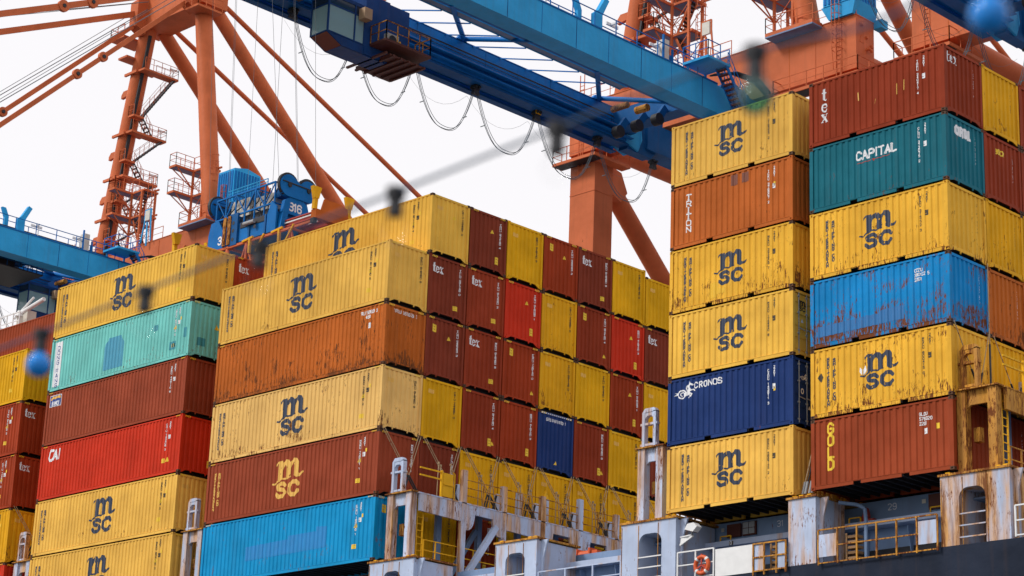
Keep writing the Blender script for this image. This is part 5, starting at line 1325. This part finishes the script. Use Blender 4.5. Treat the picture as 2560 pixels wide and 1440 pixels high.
        cp(MB().box(x1 - 0.05, x1 - 0.03, y0 + 0.1, y0 + 2.8, z0 + 1.82, z1 - 0.1).box(x0 + 0.1, x1 - 0.1, y0 + 0.03, y0 + 0.05, z0 + 1.82, z1 - 0.1), 'upper_pane', 'cabdark', cb)
        cp(MB().prism([(y0 + 0.05, z0 - 0.06), (y0 + 1.22, z0 - 0.57), (y0 + 1.22, z0 - 0.60), (y0 + 0.05, z0 - 0.09)], 'x', x0 + 0.1, x1 - 0.1), 'floor_pane', 'patch_brown', cb)
        cp(MB().box(x0 + 0.4, x0 + 1.1, y0 + 1.0, y0 + 1.7, z0, z0 + 1.1), 'seat', 'dark', cb)
        cp(MB().box(x1 + 0.001, x1 + 0.55, y0 + 2.35, y0 + 2.95, z1 - 0.95, z1 - 0.25), 'cooler_box', 'tan', cb)
        # rear platform with rusty rails and condenser
        pl = cp(MB().box(x0 - 0.6, x1 + 0.9, y0 + 4.2, y0 + 7.0, z0 - 0.5, z0 - 0.36).box(x1 + 0.05, x1 + 1.5, y0 + 3.3, y0 + 7.0, z0 + 0.05, z0 + 0.2), 'cab_platform', 'boxbrown', cb)
        mb = MB()
        for k in range(6): mb.box(x0 - 0.8 + 0.1 * k, x1 + 1.2, y0 + 3.6 + 0.62 * k, y0 + 3.75 + 0.62 * k, z0 - 0.62, z0 - 0.50)
        cp(mb, 'platform_joist', 'boxbrown', cb)
        cp(MB().rail([(x1 + 0.05, y0 + 3.35, z0 + 0.2), (x1 + 1.45, y0 + 3.35, z0 + 0.2), (x1 + 1.45, y0 + 6.95, z0 + 0.2), (x1 + 0.05, y0 + 6.95, z0 + 0.2)], 1.15, 0.9, 0.028, mid=2), 'platform_rail', 'rusty', cb)
        ac = cp(MB().box(x1 + 0.5, x1 + 0.85, y0 + 4.0, y0 + 4.9, z0 + 0.21, z0 + 0.95), 'condenser', 'acgrey', cb)
        cp(MB().tube((x1 + 0.851, y0 + 4.4, z0 + 0.58), (x1 + 0.87, y0 + 4.4, z0 + 0.58), 0.3, 16), 'fan', 'cable', cb)
        cp(MB().tube((x1 + 0.95, y0 + 4.9, z0 + 0.2), (x1 + 0.95, y0 + 4.9, z0 + 0.6), 0.13, 10, 0.05), 'horn', 'yellow', cb)
        cp(MB().box(x0 + 0.2, x1, y0 + 4.81, y0 + 6.4, z0 + 0.3, z1 + 0.9), 'rear_cabinet', 'cab_navy', cb)
    # festoon trolleys and hanging loops
    fx = -4.0; ys = [13.3, 18.3, 23.3, 28.7, 34.4, 40.4, 46.2]
    zf = 20.62
    for k, y in enumerate(ys):
        if y > 50: break
        cp(MB().box(fx - 0.16, fx + 0.16, y - 0.25, y + 0.25, zf - 0.3, zf).tube((fx - 0.3, y - 0.14, zf - 0.12), (fx + 0.3, y - 0.14, zf - 0.12), 0.1, 8).tube((fx - 0.3, y + 0.14, zf - 0.12), (fx + 0.3, y + 0.14, zf - 0.12), 0.1, 8).prism([(y - 0.3, zf - 0.62), (y + 0.3, zf - 0.62), (y + 0.2, zf - 0.3), (y - 0.2, zf - 0.3)], 'x', fx - 0.12, fx + 0.12), 'festoon_carrier', 'cable')
        if k % 3 == 1: cp(MB().box(fx + 0.13, fx + 0.2, y - 0.25, y + 0.25, zf - 0.25, zf + 0.2), 'buffer_plate', 'yellow')
        if k + 1 < len(ys):
            y2 = ys[k + 1]; mb = MB()
            for j, (dx_, sag) in enumerate(((-0.10, 3.25), (0.02, 3.35), (0.12, 3.2))):
                a = y + 0.2; b = y2 - 0.2; pts = []
                for i in range(21):
                    u = -1 + i / 10; pts.append((fx + dx_ + 0.1 * (1 - u * u), (a + b) / 2 + u * (b - a) / 2 * (1 - 0.04 * (1 - u * u)), zf - 0.55 - sag * (1 - abs(u) ** 2.6)))
                mb.path(pts, 0.019 if j else 0.023, 5)
            mb.box(fx - 0.16, fx + 0.2, y + 0.72, y + 0.77, zf - 2.62, zf - 2.58).box(fx - 0.16, fx + 0.2, y2 - 0.9, y2 - 0.85, zf - 2.5, zf - 2.46)
            cp(mb, 'festoon_cable', 'festoon'); cp(MB().path([(fx - 0.8, y + (y2 - y) * i / 8, zf - 0.5 - 1.3 * (1 - (i / 4 - 1) ** 2)) for i in range(9)], 0.008, 4), 'tow_rope', 'wire')
    return root

crane(-86.9, 0.65, 'orange and blue container crane at the left whose mast and stays are in view', 27.5)
C2 = crane(-21.1, 0.0, 'container crane in the middle whose blue boom and cab reach over the ship', 5.07)
C3 = crane(9.2, 0.0, 'container crane cut off by the top right corner', -4.0, cab=False, frame=True)

# ------------------------------------------------------------------ spreader hanging over the left block
sx, sy, sz = -20.7, 8.55, 3.2
spd = empty('container_spreader', (sx, sy, sz), 'blue lifting head block numbered 316 with orange telescopic spreader hanging from ropes', 'spreader')
def s_(mb, name, mat, parent=None, smooth=False):
    o = mb.build(name, M[mat], parent or spd)
    if smooth: smooth_angle(o)
    return o
# orange telescopic beams and end beams
for y in (-0.62, 0.62): s_(MB().box(-6.0, 6.0, y - 0.14, y + 0.14, 0.35, 0.42).box(-6.0, 6.0, y - 0.14, y + 0.14, 0.68, 0.75).box(-6.0, 6.0, y - 0.03, y + 0.03, 0.42, 0.68), 'telescopic_beam', 'decal_r')
s_(MB().box(2.9, 5.7, -0.785, -0.765, 0.52, 0.60), 'guide_strip', 'white')
for s in (-1, 1):
    e = s_(MB().box(s * 6.1 - 0.2, s * 6.1 + 0.2, -1.2, 1.2, 0.12, 0.62), 'end_beam', 'triton')
    s_(MB().prism([(-0.8, 0.62), (1.1, 0.62), (1.0, 1.15), (0.5, 1.3), (-0.6, 1.3)], 'x', s * 6.1 + 0.05, s * 6.1 + 0.15), 'end_plate', 'triton', e)
    for y in (-1.16, 1.16):
        s_(MB().box(s * 6.1 - 0.14, s * 6.1 + 0.14, y - 0.12, y + 0.12, -0.15, 0.118), 'twist_lock', 'dark', e)
        s_(MB().beam((s * 6.1, y, 0.63), (s * 6.15, y, 1.35), 0.22).prism([(y - 0.14, 1.2), (y + 0.14, 1.2), (y + 0.3, 1.85), (y - 0.3, 1.85)], 'x', s * 6.1 - 0.06, s * 6.1 + 0.18), 'flipper_guide', 'yellow', e)
# blue main frame
body = s_(MB().box(-2.85, 2.85, -1.12, 1.12, 0.15, 1.25), 'main_frame', 'cblue_deep')
s_(MB().prism([(-2.95, 0.05), (-1.6, 0.05), (-1.6, 1.0), (-2.1, 1.7), (-2.75, 1.7), (-2.95, 1.0)], 'y', -1.22, -1.125), 'side_plate', 'cblue_deep', body)
s_(MB().prism([(2.2, 0.1), (2.95, 0.1), (2.95, 1.5), (2.5, 1.9), (2.2, 1.2)], 'y', -1.22, -1.125), 'side_plate', 'cblue_deep', body)
s_(MB().box(-1.05, -0.35, -1.25, -1.125, 0.0, 1.85), 'centre_plate', 'cblue_dark', body)
for x in (-1.55, -1.15): s_(MB().box(x, x + 0.24, -1.32, -1.255, 0.1, 1.75).box(x + 0.02, x + 0.2, -1.34, -1.32, 0.2, 0.6), 'twin_lift_flap', 'rusty', body)
for x, z in ((-0.7, 0.35), (-0.7, 0.85), (-0.7, 1.3), (1.2, 0.7)): s_(MB().tube((x, -1.26, z), (x, -1.252, z), 0.11, 12), 'hole_shade_disc', 'dark', body)  # solid dark discs paint the shade of holes; nothing is cut
# lattice cage with tanks
mb = MB(); za, zb = 1.8, 3.0
for y in (-1.1, 1.1):
    for z in (za, zb): mb.beam((-2.5, y, z), (2.6, y, z), 0.09)
    for k in range(7): x = -2.5 + 0.85 * k; mb.beam((x, y, 1.25), (x, y, zb), 0.07); k < 6 and mb.beam((x, y, za if k % 2 else zb), (x + 0.85, y, zb if k % 2 else za), 0.05)
for x in (-2.5, -0.8, 0.9, 2.6):
    for z in (za, zb): mb.beam((x, -1.1, z), (x, 1.1, z), 0.07)
s_(mb, 'lattice_cage', 'cblue_deep')
s_(MB().box(-1.7, -0.1, -0.7, 0.6, 1.82, 2.85), 'hydraulic_tank', 'offwhite'); s_(MB().box(0.3, 1.9, -0.6, 0.7, 1.82, 2.7), 'hydraulic_tank', 'acgrey')
s_(MB().box(-2.3, -1.6, -0.9, 0.9, 1.26, 1.75).box(-0.2, 1.8, -0.9, 0.9, 1.26, 1.7), 'power_pack', 'dark')
for k in range(7): s_(MB().path([(-2.3 + 0.7 * k, -1.0, 1.3), (-2.2 + 0.7 * k, -1.02, 1.9 + 0.1 * (k % 3)), (-1.9 + 0.7 * k, -0.9, 2.3), (-1.7 + 0.7 * k, -0.8, 2.9)], 0.035, 6), 'hydraulic_hose', 'cable')
for x, z in ((-2.2, 2.9), (0.1, 3.0), (2.1, 2.7)): s_(MB().box(x - 0.25, x + 0.25, -0.5, 0.4, z - 0.3, z + 0.15), 'valve_block', 'cblue_dark')
for x in (-1.9, 0.6, 2.0): s_(MB().box(x - 0.06, x + 0.06, -1.19, -1.125, 0.16, 1.24), 'stiffener', 'cblue_dark', body)
s_(MB().box(-0.2, 2.0, -1.16, -1.125, 0.9, 1.22), 'recess_shade_plate', 'dark', body)  # raised dark plate paints the shade of a recess in the frame
s_(MB().tube((0.3, -1.3, 1.0), (1.2, -1.3, 1.0), 0.11, 10), 'cylinder', 'steelgrey', body)
s_(MB().rail([(-1.6, -1.1, 3.0), (1.9, -1.1, 3.0)], 0.35, 0.9, 0.02), 'cage_rail', 'cblue')
# rope sheaves in their housings at both ends
for s in (-1, 1):
    x = s * 3.05
    hsg = s_(MB().prism([(-1.0, 1.2), (1.0, 1.2), (0.75, 1.95), (0.35, 2.2), (-0.4, 2.2), (-0.8, 1.95)], 'x', x - 0.1, x + 0.1).prism([(-1.1, 0.0), (-0.75, 0.0), (-0.45, 1.9), (-0.85, 1.9)], 'x', x - 0.12, x + 0.14), 'sheave_bracket', 'cblue_deep')
    pts = [(0.72 + 0.62 * math.cos(u), 2.75 + 0.62 * math.sin(u)) for u in [math.radians(-80 + 18 * i) for i in range(14)]]
    pts += [(-0.62 + 0.62 * math.cos(u), 2.78 + 0.62 * math.sin(u)) for u in [math.radians(60 + 17 * i) for i in range(13)]]
    s_(MB().prism(pts, 'x', x - 0.16, x + 0.16), 'sheave_housing', 'cblue_deep', hsg)
    s_(MB().beam((x + 0.17, -1.1, 2.95), (x + 0.17, 1.2, 2.9), 0.06), 'housing_rim', 'dark', hsg)
    for y in (-0.62, 0.72):
        s_(MB().tube((x - 0.1, y, 2.85), (x + 0.1, y, 2.85), 0.68, 22), 'rope_sheave', 'dark', hsg)
        s_(MB().tube((x + 0.16, y, 2.8), (x + 0.22, y, 2.8), 0.13, 10), 'sheave_pin', 'dark', hsg)
def plate_text(txt, h, P, parent, mat, w=1.1):
    V, F = htext(txt, h, w, 1.5, kx=0.95).trace(0.02)
    me = bpy.data.meshes.new('number'); me.from_pydata([P(p, q) for p, q in V], [], F); return link('number', me, M[mat], parent)
plate_text('316', 0.42, lambda p, q: (3.155, -0.50 + p, 1.42 + q), hsg, 'decal_w', 1.3)
plate_text('3', 0.42, lambda p, q: (-2.0 + p, -1.226, 0.30 + q), body, 'decal_w', 1.3)
# orange over-height frame with yellow feet under the spreader
mb = MB()
for y in (-1.15, 1.15):
    mb.beam((-6.0, y, -0.02), (6.0, y, -0.02), 0.13).beam((-2.2, y, -1.55), (2.6, y, -1.55), 0.13)
    for x in (-5.6, -1.2, 0.5, 4.2): mb.beam((x - 0.6, y, -1.5), (x, y, -0.05), 0.1).beam((x + 0.6, y, -1.5), (x, y, -0.05), 0.1).beam((x, y, -0.05), (x, y, -2.4), 0.13)
for x in (-5.6, -1.2, 0.5, 4.2): mb.beam((x, -1.15, -0.02), (x, 1.15, -0.02), 0.12).beam((x, -1.15, -1.55), (x, 1.15, -1.55), 0.12)
s_(mb, 'overheight_frame', 'orange')
for x in (0.5, 3.0):
    for y in (-1.22,):
        s_(MB().beam((x + 0.9, y, -0.75), (x + 1.55, y, 0.10), 0.1), 'locking_arm', 'yellow')
        s_(MB().beam((x + 0.35, y, 0.1), (x + 0.35, y, -0.75), 0.14), 'locking_arm', 'yellow')
        s_(MB().beam((x - 0.3, y, 0.02), (x + 0.6, y, 0.12), 0.12), 'locking_arm', 'yellow')
for x in (-1.2, 0.5):
    s_(MB().beam((x - 1.0, -1.2, -2.5), (x - 0.1, -1.2, -1.6), 0.1), 'locking_arm', 'yellow'); s_(MB().beam((x - 1.6, -1.2, -1.9), (x - 0.9, -1.2, -1.9), 0.18), 'locking_foot', 'yellow')
# hoist ropes up to the trolley of the middle crane
for s in (-1, 1):
    for y in (-1.25, 0.05, 0.12, 1.35):
        s_(MB().tube((s * 3.05, y, 2.9), (s * 2.5, y * 1.3 - 1.2, 18.0), 0.011, 5), 'hoist_rope', 'wire')
s_(MB().tube((0.3, 0.5, 3.0), (0.2, 0.3, 17.5), 0.012, 5), 'control_cable', 'wire')

# ------------------------------------------------------------------ ship's radar mast and white gear behind the left block
ms = empty('ship_mast', (-36.5, 4.2, -6), 'white mast fittings with rails and searchlight behind the leftmost containers', 'mast')
mb = MB().tube((0, 0, 0), (0, 0, 6.2), 0.5, 12); mb.build('mast_post', M['white'], ms, smooth=True)
MB().box(-3.2, 0.8, -0.9, 1.2, 6.0, 6.12).beam((-3.2, -0.9, 5.9), (0.2, 0, 4.2), 0.12).beam((-3.2, 1.0, 5.9), (0.2, 0.2, 4.2), 0.12).build('mast_platform', M['white'], ms)
MB().rail([(0.8, -0.9, 6.12), (-3.2, -0.9, 6.12), (-3.2, 1.2, 6.12)], 1.0, 0.7, 0.03).build('mast_rail', M['white'], ms)
MB().tube((0.2, -0.3, 6.1), (0.2, -0.3, 7.0), 0.35, 12).box(0.5, 0.95, -0.5, 0.1, 6.15, 7.3).build('winch_housing', M['offwhite'], ms)
MB().tube((0.2, -0.5, 7.2), (2.4, -0.4, 7.7), 0.13, 10).tube((-0.4, -0.5, 7.0), (1.3, -0.4, 8.0), 0.07, 8).build('davit_arm', M['white'], ms)
MB().tube((0.2, -0.5, 7.0), (0.2, -0.5, 7.35), 0.3, 12, 0.18).build('searchlight', M['white'], ms)
MB().box(-3.0, 0.9, -0.5, 1.4, 4.0, 5.2).build('mast_locker', M['gold'], ms)

# ------------------------------------------------------------------ string of bulbs hung close to the photographer (well out of focus)
def pt(u, v, d):      # d metres along the view axis from where the picture was taken
    return CAMLOC + (CF + CR * ((u - 1280) / 5461.93) - CU * ((v - 720) / 5461.93)) * d
def depth(u): return 1 / (1 / 5.55 + (u - 105) / (2470 - 105) * (1 / 3.45 - 1 / 5.55))
cable_uv = [(-420, 975), (-160, 925), (105, 832), (365, 726), (650, 612), (990, 480), (1393, 320), (1888, 128), (2180, 60), (2470, -85), (2900, -230)]
sl_ = empty('festoon_string', pt(1280, 420, depth(1280)), 'blurred black cable of a string of lights slanting across the view', 'light string')
base = sl_.location.copy()
pts = [pt(u, v, depth(u)) - base for u, v in cable_uv]
sm = []
for i in range(len(pts) - 1):
    p0, p1, p2, p3 = pts[max(0, i - 1)], pts[i], pts[i + 1], pts[min(len(pts) - 1, i + 2)]
    for k in range(5):
        t = k / 5; sm.append(0.5 * ((2 * p1) + (p2 - p0) * t + (2 * p0 - 5 * p1 + 4 * p2 - p3) * t * t + (3 * p1 - p0 - 3 * p2 + p3) * t ** 3))
sm.append(pts[-1])
MB().path(sm, 0.0042, 7).build('cable', M['string'], sl_, smooth=True)
BUL = [(105, 'bulb_blue', 'blurred blue light bulb at the left end of the string'), (365, 'bulb_clear', 'blurred clear bulb in front of the topmost left MSC container'),
       (650, 'bulb_clear', 'blurred clear bulb beside the orange spreader frame'), (990, 'bulb_clear', 'blurred clear bulb over the corner of the tallest middle container'),
       (1393, 'bulb_clear', 'blurred clear bulb against the sky left of the orange crane leg'), (1888, 'bulb_teal', 'blurred teal-tinted bulb above the slim right block'),
       (2470, 'bulb_blue', 'blurred blue light bulb in the top right corner')]
for (u, mt, lab) in BUL:
    v = dict(cable_uv)[u]; o = pt(u, v, depth(u))
    b = empty('light_bulb', o, lab, 'light bulb', 'bulbs on the string of lights')
    MB().tube((0, 0, 0.008), (0, 0, -0.012), 0.021, 16).tube((0, 0, -0.010), (0, 0, -0.052), 0.0145, 16, 0.0165).build('socket', M['dark'], b, smooth=False)
    mb = MB(); R_ = 0.032; n, k = 14, 22; cz = -0.085
    for i in range(n + 1):
        a = math.pi * i / n; rr_ = R_ * math.sin(a); z = R_ * math.cos(a)
        if i < 4: rr_ = max(rr_, 0.0155); 
        for j in range(k): mb.v.append((rr_ * math.cos(2 * math.pi * j / k), rr_ * math.sin(2 * math.pi * j / k), cz + z))
    for i in range(n):
        for j in range(k): mb.f.append((i * k + j, (i + 1) * k + j, (i + 1) * k + (j + 1) % k, i * k + (j + 1) % k))
    mb.build('glass_globe', M[mt], b, smooth=True)
